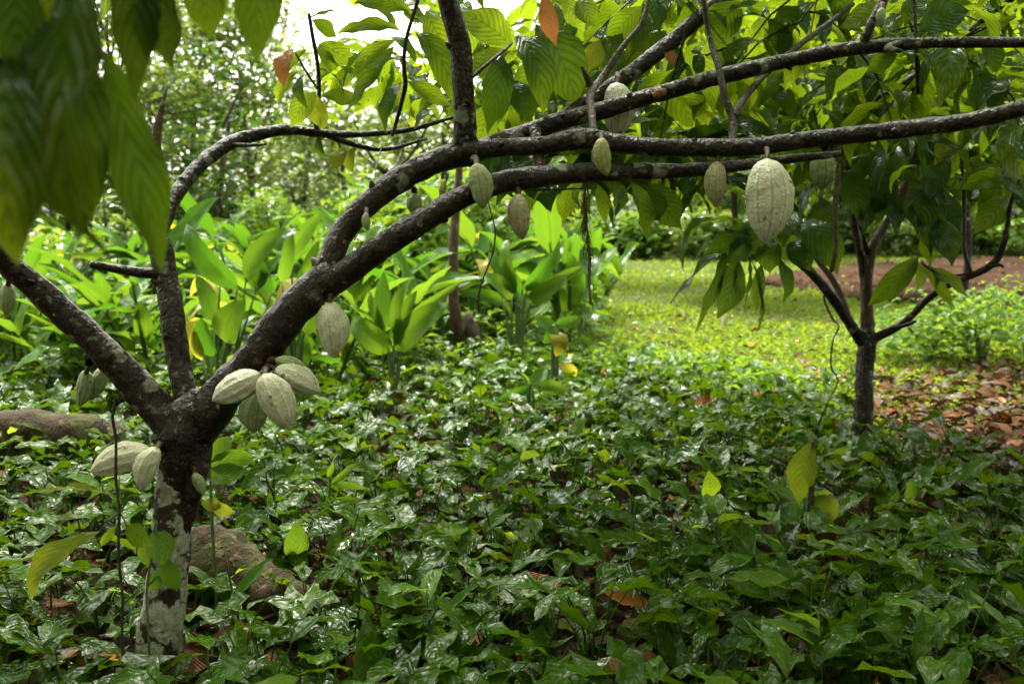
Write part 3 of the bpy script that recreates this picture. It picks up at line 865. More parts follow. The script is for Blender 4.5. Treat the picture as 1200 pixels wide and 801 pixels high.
def in_view_leaves(root, n, px, py, dep, mat, gap, name='canopy', size=(.2, .32), dz=(-.95, .15)):
    pos, dr = [], []
    g = np.random.default_rng(n)
    while len(pos) < n:
        q = P(g.uniform(*px), g.uniform(*py), g.uniform(*dep))
        d = Vector((g.normal(), g.normal(), 0)).normalized() * 1.0 + Vector((0, 0, g.uniform(-1.5, .1)))
        d.normalize()
        e = q + d * .27
        if sky_window(q) or sky_window(e) or gap(q) or gap(e):
            n -= 0.03
            continue
        pos.append(q[:])
        dr.append(d[:])
    pos = np.array(pos)
    m = len(pos)
    mb = bulk(TP_HI, pos - np.array(root.location), np.array(dr), np.tile((0, -.15, 1.), (m, 1)) + g.normal(0, .4, (m, 3)), g.uniform(*size, m), g.uniform(.85, 1.2, m), g.uniform(0, 1, m))
    tag(link(name, mb.mesh(name, M[mat], None), root), kind='stuff')


never = lambda q: False
in_view_leaves(tree, 640, (540, 1260), (-70, 150), (3.7, 5.4), 'cacao', lambda q: proj(q)[1] > 195, size=(.13, .26))
in_view_leaves(tree, 90, (560, 860), (150, 215), (3.6, 4.6), 'cacao_dark', lambda q: proj(q)[1] > 262)
in_view_leaves(tree, 230, (385, 640), (-50, 150), (3.9, 5.2), 'cacao', lambda q: proj(q)[1] > 200, size=(.13, .25))
canopy(tree, 1450, ((-3.5, 2.2), (4.4, 8.2), (2.9, 5.0)), name='added_shade_canopy', keep=off_top)  # unseen leaves added high up ahead to shade the leaf carpet
canopy(tree, 8500, ((-4.6, 5.0), (-4.0, 4.6), (2.0, 4.4)), keep=lambda q: off_top(q) and Vector(q - np.array(CAM)).length > 0.9)  # out-of-view crown leaves added to block sky light over the near ground

# ------------------------------------------------------------------ pods
def pod(px, py, wpx, hpx, ang, d, mat, label, stalk_to=None, tilt=0.0, seed=0, ridges=5, n=24):
    L = hpx * d / F
    Rr = wpx / 2 * d / F
    axis = (Vector((math.sin(R(ang)), 0, -math.cos(R(ang)))) + Vector((0, tilt, 0))).normalized()
    top = P(px, py, d) - axis * L / 2
    root = thing('cacao_pod', label, 'cacao pod', top, 0, 'cacao pods hanging from the large tree')
    x, y, z = frame(axis, Vector((0.2, -1, 0.1)))
    seg = 40
    V, UV = [], []
    g = np.random.default_rng(seed + 3)
    ph = g.uniform(0, 6)
    for i in range(n + 1):
        t = i / n
        r = math.sin(PI * t ** 0.9) ** 0.56 * (1 - 0.10 * t)
        if t > 0.82:
            r *= 1 - 0.35 * (t - 0.82) / 0.18
        r = max(0.01, r)
        for j in range(seg):
            th = 2 * PI * j / seg
            rib = 1 + 0.055 * math.cos(10 * th) * math.sin(PI * t) ** 0.5 + 0.035 * math.cos(5 * th) + 0.02 * math.sin(7 * t * 3 + 3 * th + ph) + 0.012 * g.normal()
            v = y * (t * L) + (x * math.cos(th) + z * math.sin(th)) * (r * Rr * rib) + x * (0.06 * L * math.sin(PI * t) * math.sin(ph))
            V.append(v[:])
            UV.append((j / seg * 1.0, t))
    idx = np.arange((n + 1) * seg).reshape(n + 1, seg)
    a, b = idx[:-1], idx[1:]
    Fq = np.stack([a, np.roll(a, -1, 1), np.roll(b, -1, 1), b], -1).reshape(-1, 4)
    link('husk', mesh('husk', np.array(V), Fq, M[mat], np.array(UV)), root)
    e = P(*stalk_to) if stalk_to else top - axis * 0.05
    part_tube('stalk', root, [e, (e + top) / 2 + Vector((0.003, 0, 0.002)), top + axis * 0.012], [0.013, 0.0075, 0.008], M['brown_bark'], seg=7, step=0.01, seed=seed)
    return root


pod(898, 236, 57, 100, 1, 2.86, 'pod', 'largest pale pod hanging alone below the level branch on the right', (897, 172, 2.93), seed=1)
pod(388, 387, 38, 66, 4, 2.93, 'pod', 'pale pod with a pinkish top hanging just below the limb fork', (386, 340, 2.95), seed=2)
pod(277, 454, 35, 66, -62, 2.86, 'pod', 'pale pod pointing left in the bunch on the thick limb', (312, 432, 2.93), seed=3)
pod(324, 470, 41, 72, 24, 2.82, 'pod', 'pale pod pointing down at the front of the bunch on the thick limb', (312, 432, 2.93), seed=4)
pod(300, 484, 34, 48, -8, 2.95, 'pod_green', 'dull green pod hanging hidden behind the front pod of the bunch', (305, 445, 2.97), seed=5)
pod(349, 446, 33, 60, 62, 2.9, 'pod', 'pale pod with dark cracks pointing right in the bunch on the thick limb', (314, 430, 2.95), seed=6)
pod(340, 425, 14, 36, 78, 2.9, 'pod_green', 'smallest green pod lying on top of the bunch on the thick limb', (318, 422, 2.95), seed=7)
pod(142, 541, 38, 78, -72, 2.84, 'pod', 'long pale pod sticking out left from the lichened trunk', (186, 524, 2.95), seed=8)
pod(174, 549, 28, 56, -22, 2.78, 'pod', 'shorter pale pod hanging against the lichened trunk', (188, 520, 2.95), seed=9)
pod(233, 567, 14, 29, 22, 2.9, 'pod_green', 'tiny pale green pod on the right side of the trunk', (227, 548, 2.95), seed=10)
pod(97, 455, 20, 46, -14, 3.15, 'pod_green', 'dim green pod hanging behind the lower left limb, left of its twin', (105, 425, 3.0), seed=11)
pod(111, 450, 20, 48, -32, 3.18, 'pod_green', 'dim green pod hanging behind the lower left limb, slanting right of its twin', (125, 420, 3.0), seed=12)
pod(8, 350, 18, 40, -8, 3.0, 'pod_green', 'dim green pod behind the left limb at the edge of the picture', (12, 318, 2.87), seed=13)
pod(562, 218, 28, 54, 8, 2.86, 'pod_green', 'grey green pod hanging where the upright limb leaves the branch', (556, 186, 3.0), seed=14)
pod(487, 240, 18, 28, 2, 3.1, 'pod_green', 'small green pod half hidden between the two forked limbs', (484, 222, 3.1), seed=15)
pod(610, 254, 27, 54, 6, 2.9, 'pod_pink', 'pink streaked pod hanging below the lowest long limb', (606, 222, 2.93), seed=16)
pod(708, 184, 22, 46, 10, 2.88, 'pod_yellow', 'yellow green pod hanging in front of the lowest long limb', (702, 160, 2.97), seed=17)
pod(722, 130, 38, 66, 0, 3.25, 'pod', 'pale pod hanging behind the upper branches with a brown cap', (724, 88, 3.35), seed=18)
pod(840, 216, 26, 54, 0, 2.95, 'pod_pink', 'speckled pinkish pod to the left of the largest pod', (841, 180, 2.97), seed=19)
pod(963, 200, 33, 44, 2, 3.3, 'pod_green', 'green pod partly hidden behind the end of the lowest limb', (966, 172, 3.2), seed=20)
pod(1033, 21, 11, 24, 2, 3.05, 'pod_green', 'tiny green pod high on an upright twig near the top right', (1033, 6, 3.1), seed=21)
pod(430, 260, 10, 22, 6, 2.95, 'pod_green', 'tiny green pod under the upper forked limb', (428, 246, 3.0), seed=22)
pod(519, 222, 8, 24, -12, 3.0, 'pod_yellow', 'tiny brownish yellow pod between the forked limbs near the upright limb', (521, 206, 3.06), seed=23)

# ------------------------------------------------------------------ small cacao tree on the right
RD = 5.7
rb = P(1010, 520, RD)
rb.z = -0.02
rt = thing('cacao_tree', 'small cacao tree with slim dark forked trunk in the clearing on the right', 'tree', rb)


def rlimb(name, pts, wpx, mat='bark', seed=0, seg=10):
    return part_tube(name, rt, pp(*pts), [px_r(wv, p[2]) for wv, p in zip(wpx, pts)], M[mat], seg=seg, step=0.04, lump=0.1, seed=seed)


part_tube('trunk', rt, [rb] + pp((1012, 470, RD), (1014, 430, RD), (1016, 398, RD), (1017, 380, RD)), [px_r(25, RD), px_r(22, RD), px_r(20, RD), px_r(22, RD), px_r(14, RD)], M['bark'], seg=12, step=0.03, lump=0.1, seed=40)
rlimb('limb', [(1012, 402, RD), (994, 376, RD - .05), (972, 344, RD - .1), (945, 314, RD - .25), (910, 290, RD - .5), (880, 275, RD - .8), (850, 268, RD - 1.0)], [15, 13, 12, 11, 9, 7, 4], seed=41)
rlimb('branch', [(994, 372, RD - .05), (985, 345, RD), (972, 322, RD), (955, 300, RD), (940, 260, RD)], [8, 8, 7, 6, 5], 'pale_twig', seed=42)
rlimb('limb', [(1016, 400, RD), (1016, 360, RD), (1016, 320, RD), (1022, 290, RD), (1040, 260, RD + .1), (1062, 215, RD + .2), (1080, 150, RD + .3), (1095, 60, RD + .3)], [16, 14, 14, 12, 9, 8, 6, 4], 'brown_bark', seed=43)
rlimb('limb', [(1014, 345, RD), (1010, 310, RD), (1002, 270, RD), (994, 220, RD), (990, 150, RD)], [9, 9, 8, 7, 4], seed=44)
rlimb('branch', [(1018, 300, RD), (1012, 280, RD - .1), (1006, 255, RD - .1)], [7, 6, 5], seed=45, seg=8)
rlimb('limb', [(1017, 398, RD), (1038, 390, RD - .05), (1062, 376, RD - .1), (1085, 352, RD - .2), (1110, 335, RD - .25), (1140, 322, RD - .3), (1165, 308, RD - .35), (1178, 280, RD - .4), (1184, 240, RD - .45), (1196, 210, RD - .5)], [12, 10, 9, 8, 8, 8, 9, 7, 5, 3], seed=46)
rlimb('twig', [(1050, 384, RD - .1), (1064, 380, RD - .15), (1073, 376, RD - .2)], [5, 5, 3], seed=47, seg=7)
rlimb('twig', [(1160, 312, RD - .35), (1172, 310, RD - .4), (1176, 313, RD - .4)], [5, 4, 3], seed=48, seg=7)
rlimb('twig', [(1138, 320, RD - .3), (1130, 290, RD - .3), (1130, 230, RD - .2), (1126, 170, RD - .1)], [6, 5, 5, 4], 'twig', seed=49, seg=7)
rlimb('twig', [(1138, 320, RD - .3), (1115, 323, RD - .32), (1098, 320, RD - .35), (1080, 308, RD - .4)], [4, 3, 3, 3], 'twig', seed=50, seg=6)
rlimb('limb', [(975, 150, 4.6), (1030, 116, 4.5), (1075, 88, 4.4), (1110, 62, 4.3), (1140, 35, 4.2), (1190, -5, 4.1), (1230, -40, 4.0)], [9, 10, 9, 9, 8, 8, 8], seed=51)
rlimb('branch', [(990, 180, 5.3), (978, 160, 4.8), (975, 150, 4.6)], [7, 8, 9], seed=56)
rlimb('twig', [(976, 148, 4.6), (990, 125, 4.6), (1014, 92, 4.6)], [7, 6, 4], 'pale_twig', seed=52, seg=7)
rleaves = [
    ((872, 285), (786, 356), 16, 1, D_), ((852, 288), (814, 390), 15, 0, D_), ((862, 300), (840, 374), 34, 0, D_), ((872, 300), (860, 352), 20, 1, D_),
    ((880, 305), (886, 390), 5, 0, D_), ((892, 308), (886, 366), 16, 0, D_), ((908, 300), (918, 356), 18, 0, D_), ((878, 300), (872, 360), 6, 0, D_),
    ((880, 272), (834, 262), 26, 1, D_), ((868, 262), (800, 318), 18, 1, D_), ((880, 262), (822, 300), 26, 0, D_), ((900, 272), (944, 300), 30, 0, D_), ((940, 258), (982, 322), 42, 0, D_),
    ((930, 248), (918, 290), 30, 1, D_), ((905, 280), (902, 320), 30, 0, D_), ((925, 285), (950, 318), 32, 0, D_), ((880, 280), (850, 310), 26, 0, D_), ((890, 262), (870, 300), 32, 0, D_),
    ((1076, 302), (1018, 358), 28, 0, K), ((1078, 308), (1074, 342), 16, 0, K), ((1080, 308), (1120, 362), 13, 0, K), ((1086, 312), (1136, 350), 17, 0, K), ((1086, 306), (1098, 345), 9, 0, K),
    ((1088, 255), (1116, 312), 38, 0, D_), ((1060, 225), (1090, 300), 40, 0, D_), ((1110, 180), (1086, 240), 30, 0, D_), ((1196, 205), (1110, 222), 24, 0, K), ((1180, 230), (1140, 275), 34, 0, K),
    ((1040, 215), (1050, 280), 40, 1, D_), ((1080, 215), (1075, 275), 42, 0, D_), ((1010, 225), (1012, 275), 26, 0, D_), ((1195, 200), (1130, 208), 18, 1, D_), ((1120, 160), (1095, 190), 22, 1, D_),
    ((1105, 160), (1094, 195), 22, 0, Y_), ((1160, 170), (1200, 220), 40, 0, K), ((1098, 262), (1090, 310), 36, 0, K), ((1010, 210), (1030, 262), 36, 0, D_), ((985, 200), (1010, 262), 34, 0, D_),
    ((960, 230), (975, 290), 30, 0, D_), ((965, 210), (938, 262), 26, 1, D_), ((1040, 200), (1018, 255), 32, 0, D_),
]
for b, t_, wpx, gl, kd in rleaves:
    d = RD - 0.9 if b[0] < 950 else RD - 0.35
    leaf_px(rt, kd, b, t_, d, d + random.uniform(-.1, .1), wpx, glare=bool(gl))
nl = len(rleaves)
tries = 0


def low_gap(p):
    x, y, d = proj(p)
    lim = 235 if x < 985 else (275 if x < 1130 else 262)
    if x < 840:
        lim = 190
    return y > lim


while nl < 290 and tries < 160:
    tries += 1
    px, py = random.uniform(850, 1230), random.triangular(-60, 235, 150)
    c = P(px, py, RD)
    s0 = nl
    dd = random.uniform(RD - 0.9, RD + 0.9)
    c = P(px, py, dd)
    a = random.uniform(0, 6.28)
    out = Vector((math.cos(a), math.sin(a), 0))
    s, e = c + UP * 0.15 - out * 0.15, c + out * 0.15 - UP * 0.05
    tw = part_tube('twig', rt, [s, (s + e) / 2 + UP * 0.03, e], [0.005, 0.004, 0.002], M['twig'], seg=5, step=0.12, lump=0.05, seed=tries)
    for i in range(random.randint(5, 7)):
        q = s.lerp(e, (i + .5) / 6)
        lat = Vector((-out.y, out.x, 0)) * (1 if i % 2 else -1)
        dr = (lat * random.uniform(.4, 1) + out * random.uniform(0, .6) - UP * random.uniform(.3, 1.4)).normalized()
        L = random.uniform(.2, .33)
        if low_gap(q + dr * L) or sky_window(q):
            continue
        put_leaf(rt, random.choice((D_, D_, K)), q, dr, UP + Vector((random.uniform(-.6, .6), random.uniform(-.8, .3), 0)), L, random.uniform(.85, 1.15)).parent = tw
        nl += 1
in_view_leaves(rt, 380, (900, 1260), (60, 265), (5.2, 6.8), 'cacao_dark', low_gap)
in_view_leaves(rt, 480, (640, 1260), (-60, 200), (5.6, 7.8), 'cacao', low_gap)
canopy(rt, 220, ((0.6, 4.5), (4.6, 7.2), (2.2, 3.6)), mat='cacao_dark', keep=lambda q: proj(q)[1] < -20)

# ------------------------------------------------------------------ cacao trees behind: trunk, limbs, leafy crown
def crown_tree(px, gpy, label, hgt, kinds, region, n, stuff_n, wide=0.06, mat='cacao', dep=None, trunk=True):
    g0 = G(px, gpy)
    root = thing('cacao_tree', label, 'tree', (g0.x, g0.y, -0.02), 0, 'cacao trees behind the clearing')
    x, y = g0.x, g0.y
    part_tube('trunk', root, [(x, y, -0.02), (x + .03, y, hgt * .35), (x - .04, y, hgt * .7), (x, y, hgt)], [wide, wide * .9, wide * .8, wide * .6], M['bark'], seg=10, step=0.1, seed=int(px))
    for k in range(4):
        a = k * 1.6 + px
        e = Vector((x + math.cos(a) * 1.1, y + math.sin(a) * .8, hgt + .7 + .2 * k))
        part_tube('limb', root, [(x, y, hgt * .95), ((x + e.x) / 2, (y + e.y) / 2, hgt + .25), e], [wide * .6, wide * .45, wide * .2], M['bark'], seg=8, step=0.1, seed=int(px) + k)
    dy = y
    cnt = 0
    while cnt < n:
        qx, qy = random.uniform(region[0], region[1]), random.uniform(region[2], region[3])
        q = P(qx, qy, dy + random.uniform(-.9, .9))
        dr = Vector((random.uniform(-1, 1), random.uniform(-1, 1), -random.uniform(.2, 1.4))).normalized()
        L = random.uniform(.32, .5)
        if sky_window(q) or sky_window(q + dr * L):
            cnt += 0.02
            continue
        put_leaf(root, random.choice(kinds), q, dr, UP + Vector((random.uniform(-.6, .6), random.uniform(-.8, .3), 0)), L, random.uniform(.85, 1.2))
        cnt += 1
    if stuff_n:
        pos = []
        while len(pos) < stuff_n:
            q = P(random.uniform(region[0], region[1]), random.uniform(region[2] - 120, region[3]), dy + random.uniform(-1.2, 1.2))
            if not sky_window(q) and not sky_window(q + Vector((0, 0, -.25))):
                pos.append(q[:])
            else:
                stuff_n -= 0.05
        pos = np.array(pos)
        m = len(pos)
        mb = bulk(TP_MID, pos - np.array(root.location), rdir(m, -.95, 0.1), np.tile((0, 0, 1.), (m, 1)) + rng.normal(0, .4, (m, 3)), rng.uniform(.3, .5, m), rng.uniform(.9, 1.2, m), rng.uniform(0, 1, m))
        tag(link('canopy', mb.mesh('canopy', M[mat]), root), kind='stuff')
    return root


crown_tree(660, 330, 'leafy cacao tree behind the middle of the main branches', 2.2, [K, K, K, D_], (560, 840, 10, 190), 250, 900, dep=None)
crown_tree(860, 350, 'leafy cacao tree behind the largest pod, crown hiding the sky', 2.3, [K, K, D_], (760, 1010, 0, 235), 250, 1200)
crown_tree(1130, 345, 'leafy cacao tree at the far right behind the small forked tree', 2.3, [K, D_, K], (960, 1240, 0, 235), 250, 1300)
crown_tree(455, 335, 'cacao tree whose bright leaves show between the twig and the upright limb', 2.2, [K, K, Y_], (400, 560, 62, 165), 70, 0)

# ------------------------------------------------------------------ thin trunk, stump, hanging moss and vines
g0 = G(543, 428)
tt = thing('sapling_trunk', 'thin straight brown trunk standing in the middle of the ground cover', 'tree', (g0.x, g0.y, -0.02))
dd = g0.y
part_tube('trunk', tt, [g0 - UP * .02] + [P(a, b, dd * 1.0) for a, b in ((538, 395), (532, 350), (531, 300), (534, 250), (538, 200), (545, 120))], [px_r(20, dd), px_r(17, dd), px_r(13, dd), px_r(12, dd), px_r(11, dd), px_r(9, dd), px_r(6, dd)], M['brown_bark'], seg=10, step=0.06, lump=.12, seed=60)
g1 = G(556, 432)
st = thing('tree_stump', 'short broken brown stump leaning beside the thin straight trunk', 'stump', (g1.x, g1.y, -0.02))
part_tube('stump_wood', st, [g1 - UP * .02, P(555, 405, g1.y), P(550, 382, g1.y), P(548, 366, g1.y)], [px_r(26, g1.y), px_r(22, g1.y), px_r(18, g1.y), px_r(6, g1.y)], M['brown_bark'], seg=10, step=0.05, lump=.2, seed=61)


def hanging(name, label, cat, pts, wpx, mat, seed=0, fuzz=0):
    a = P(*pts[0])
    root = thing(name, label, cat, a)
    part_tube('strand', root, pp(*pts), [px_r(wpx, p[2])for p in pts], M[mat], seg=5, step=0.02, lump=.35, seed=seed)
    if fuzz:
        mb = MB()
        c, r = catmull(pp(*pts), [1] * len(pts), 0.01)
        for i in range(fuzz):
            q = c[int(random.triangular(0, len(c) - 1, 0))]
            e = q + np.array((random.uniform(-.015, .015), random.uniform(-.015, .015), -random.uniform(.02, .06)))
            V, Fq, U = tube([q, (q + e) / 2 + rng.normal(0, .004, 3), e], [.0012, .001, .0005], seg=3, step=.02, lump=0)
            mb.add(V, Fq, U)
        tag(link('fringe', mb.mesh('fringe', M[mat], a), root), kind='stuff')
    return root


hanging('hanging_moss', 'tattered brown moss strand hanging from the lowest long limb', 'moss', [(686, 212, 2.98), (685, 240, 2.98), (688, 270, 2.99), (691, 300, 2.99), (690, 330, 3.0), (692, 356, 3.0)], 3, 'lichen_moss', 1, 140)
hanging('hanging_vine', 'thin dark wiry vine dangling near the pink streaked pod', 'vine', [(572, 216, 2.92), (573, 240, 2.93), (580, 268, 2.94), (578, 295, 2.95), (568, 322, 2.95), (561, 345, 2.95), (561, 365, 2.95)], 2, 'twig', 2)
hanging('hanging_vine', 'brown mossy vine hanging down beside the green pod at the branch end', 'vine', [(982, 150, 3.2), (983, 190, 3.2), (980, 230, 3.2), (979, 262, 3.2), (980, 290, 3.22), (974, 318, 3.25)], 6, 'lichen_moss', 3, 120)
hanging('hanging_vine', 'loose curling wiry vine beside the slim forked trunk', 'vine', [(968, 330, 5.6), (966, 352, 5.6), (976, 374, 5.6), (983, 382, 5.55), (976, 400, 5.5), (974, 430, 5.5), (982, 446, 5.45), (971, 470, 5.4), (958, 498, 5.4)], 2.2, 'twig', 4)
hanging('hanging_vine', 'short leafless vine hanging between the two forked limbs over the greenery', 'vine', [(412, 262, 3.0), (436, 230, 3.3), (440, 200, 3.5), (448, 168, 3.75)], 1.6, 'twig', 5)

# ------------------------------------------------------------------ fallen logs
def log(name, label, pts, rad, seed, lump=.14):
    a = Vector(pts[0])
    root = thing(name, label, 'log', a)
    V, Fq, U = tube(pts, rad, seg=22, step=0.03, lump=lump, seed=seed, closed_start=True)
    link('log_wood', mesh('log_wood', V - np.array(a), Fq, M['rotten'], U), root)
    return root


def gp(px, py, z=0.0):
    g = G(px, py)
    return Vector((g.x, g.y, z))


log('fallen_log', 'brown mossy log lying across the left edge', [gp(-120, 548, .13), gp(-20, 548, .14), gp(60, 548, .14), gp(122, 545, .11), gp(165, 544, .06)], [.165, .17, .165, .15, .08], 71, .05)
log('fallen_log', 'rotten dark log lying behind the foot of the lichened trunk', [gp(205, 700, .14), gp(255, 708, .13), gp(310, 722, .09), gp(378, 736, .05)], [.12, .125, .09, .05], 72)

def where(px):
    for lim, ph_ in ((0, 'at the left edge of the picture'), (110, 'behind the lower left limb'), (200, 'behind the upright limb with the side stub'), (300, 'between the upright limb and the thick limb'),
                     (400, 'behind the fork of the thick limb'), (500, 'left of the thin brown trunk'), (560, 'just behind the thin brown trunk'), (700, 'right of the thin brown trunk'),
                     (850, 'left of the largest pod'), (960, 'behind the largest pod'), (1060, 'behind the small forked tree'), (1150, 'right of the small forked tree')):
        if px < lim:
            return ph_
    return 'at the right edge of the picture'


def name_by_place(items, noun, near='nearest', far='farthest', mid=''):
    '''items: (object, px, distance); the nearest and the farthest of each place are told apart'''
    zones = {}
    for it in items:
        zones.setdefault(where(it[1]), []).append(it)
    for ph_, z in zones.items():
        z.sort(key=lambda q: q[2])
        for i, (o, _, _) in enumerate(z):
            if len(z) == 1:
                o['label'] = f'{noun} {ph_}'
            elif i == 0:
                o['label'] = f'{near} {noun} {ph_}'
            elif i == len(z) - 1:
                o['label'] = f'{far} {noun} {ph_}'
            elif len(z) == 3:
                o['label'] = f'middle one in depth, {noun} {ph_}'
            else:
                o['label'] = f'{noun} among the close-set ones {ph_}'


# ------------------------------------------------------------------ broad-leaved ginger plants
def ginger_px(label, base_px, depth, leaves, kind='ginger', group='broad-leaved plants behind the main tree', stem_w=5):
    b = P(base_px[0], base_px[1], depth)
    b.z = 0
    root = thing('broad_leaved_plant', label, 'plant', b, 0, group)
    tops = {}
    for lf in leaves:
        bp_, tp_, wpx, gl = lf[:4]
        kd = lf[4] if len(lf) > 4 else kind
        B = P(bp_[0], bp_[1], depth)
        part_tube('stem', root, [b + Vector((random.uniform(-.03, .03), random.uniform(-.03, .03), -.01)), b.lerp(B, .55) + Vector((random.uniform(-.02, .02), 0, 0)), B], [px_r(stem_w, depth), px_r(stem_w * .7, depth), px_r(stem_w * .35, depth)], M['stem'], seg=6, step=.08, lump=.05, seed=int(bp_[0]))
        leaf_px(root, kd, bp_, tp_, depth, depth + random.uniform(-.12, .12), wpx, glare=bool(gl), asp=.26, label='yellowing leaf' if kd == 'ginger_yellow' else None)
    return root


GY = 'ginger_yellow'
ginger_px('single broad-leaved plant with crossed bright leaves left of the thin trunk', (458, 478), 6.9,
          [((459, 412), (413, 372), 32, 0), ((463, 410), (525, 355), 34, 0), ((447, 390), (450, 318), 24, 0), ((470, 395), (482, 326), 18, 0), ((462, 405), (488, 340), 26, 0), ((452, 395), (432, 340), 14, 0), ((455, 395), (400, 352), 12, 1), ((466, 395), (540, 330), 16, 0)])
ginger_px('clump of tall glossy broad leaves just right of the upright limb', (255, 470), 6.4,
          [((278, 338), (218, 262), 30, 0), ((288, 330), (352, 268), 30, 0), ((322, 384), (268, 312), 16, 1), ((265, 402), (288, 350), 40, 0), ((248, 418), (236, 372), 34, 0, 'ginger'), ((252, 376), (230, 322), 26, 0), ((237, 422), (222, 376), 16, 0, GY),
           ((258, 330), (222, 272), 18, 1), ((300, 340), (330, 300), 22, 0), ((318, 345), (300, 290), 22, 0)])
ginger_px('clump of broad leaves partly hidden behind the thick right-hand limb', (345, 440), 7.0,
          [((350, 352), (370, 296), 24, 0), ((335, 360), (360, 322), 22, 0), ((330, 330), (340, 262), 18, 0), ((342, 300), (376, 250), 22, 0), ((365, 330), (374, 282), 18, 0), ((352, 388), (385, 360), 26, 0)])
ginger_px('spreading clump of bright broad leaves right of the thin trunk', (605, 415), 8.6,
          [((610, 345), (572, 295), 24, 0), ((616, 340), (655, 290), 22, 0), ((622, 350), (680, 335), 24, 1), ((614, 345), (640, 300), 26, 0), ((620, 355), (665, 322), 22, 0), ((600, 350), (560, 322), 20, 0), ((605, 340), (596, 280), 18, 0), ((625, 345), (690, 310), 16, 0), ((590, 355), (540, 340), 18, 0)])
ginger_px('small plant with one drooping yellow leaf at the edge of the clearing', (648, 475), 7.0,
          [((648, 388), (652, 418), 24, 0, GY), ((655, 392), (664, 412), 16, 0, GY), ((648, 382), (628, 372), 18, 0), ((652, 380), (680, 372), 18, 0), ((650, 384), (636, 402), 16, 0), ((655, 428), (676, 440), 14, 0, GY)], stem_w=5)
ginger_px('low plant with pointed leaves in the ground cover below the yellow-leaved one', (620, 500), 6.3,
          [((620, 450), (562, 446), 16, 1), ((622, 452), (582, 468), 14, 0), ((624, 450), (668, 458), 16, 0), ((622, 448), (640, 430), 18, 0)], stem_w=5)


# scattered broad-leaved plants: templates, then copies
def ginger_template(seed, ns, h, L):
    root = thing('broad_leaved_plant', 'lush broad-leaved plant in the thicket behind the main tree', 'plant', (0, 0, -50), 0, 'lush broad-leaved plants of the thicket')
    g = random.Random(seed)
    for s in range(ns):
        a = g.uniform(0, 6.28)
        lean = Vector((math.cos(a), math.sin(a), 0)) * g.uniform(.08, .5)
        top = root.location + lean + Vector((0, 0, h * g.uniform(.6, 1)))
        b0 = root.location + lean * .25
        part_tube('stem', root, [b0, (b0 + top) / 2, top], [.014, .012, .006], M['stem'], seg=5, step=.15, lump=.05, seed=s)
        for i in range(g.randint(4, 6)):
            f = .35 + .65 * i / 5
            q = b0.lerp(top, f)
            aa = a + (PI if i % 2 else 0) + g.uniform(-.5, .5)
            dr = Vector((math.cos(aa), math.sin(aa), g.uniform(-.4, 1.5))).normalized()
            put_leaf(root, 'ginger' if g.random() < .96 else 'ginger_yellow', q, dr, UP - dr * .2 + Vector((g.uniform(-.3, .3), g.uniform(-.3, .3), 0)), L * g.uniform(.7, 1.15), g.uniform(.85, 1.3))
    return root


def copy_thing(root, loc, rz, sc, label=None, group=None):
    r = root.copy()
    C.objects.link(r)
    r.location = loc
    r.rotation_euler = (0, 0, rz)
    r.scale = (sc, sc, sc)
    if label:
        r['label'] = label
    if group:
        r['group'] = group
    for ch in root.children:
        c = ch.copy()
        C.objects.link(c)
        c.parent = r
    return r


gt = [ginger_template(i, (3, 4, 3, 5)[i], (.7, .8, .5, .6)[i], (.45, .5, .42, .48)[i]) for i in range(4)]
spots = []
for i in range(900):
    px, py = random.uniform(-40, 690), random.uniform(335, 470)
    if px > 560 and py > 420:
        continue
    g = G(px, py)
    if px > 380 and g.y < 7.4:
        continue
    if px > 400 and abs(px - 460) < 50 and g.y < 8.5:
        continue
    if 500 < px < 585 and g.y < 9.6:
        continue
    if g.y < 5.6 or g.y > 17 or (px > 600 and g.y < 9.5):
        continue
    if all((g - s).length > (.34 + .022 * g.y) for s in spots):
        spots.append(g)
gobs = []
for i, g in enumerate(spots[:95]):
    src = gt[i % 4]
    if i < 4:
        src.location = (g.x, g.y, 0)
        src.rotation_euler = (0, 0, random.uniform(0, 6.28))
        gobs.append((src, proj(g)[0], g.y))
    else:
        gobs.append((None, proj(g)[0], g.y))
        gobs[-1] = (copy_thing(src, (g.x, g.y, 0), random.uniform(0, 6.28), random.uniform(.85, 1.4) * (1 + .05 * max(0, g.y - 7))),) + gobs[-1][1:]
name_by_place(gobs, 'lush broad-leaved plant')

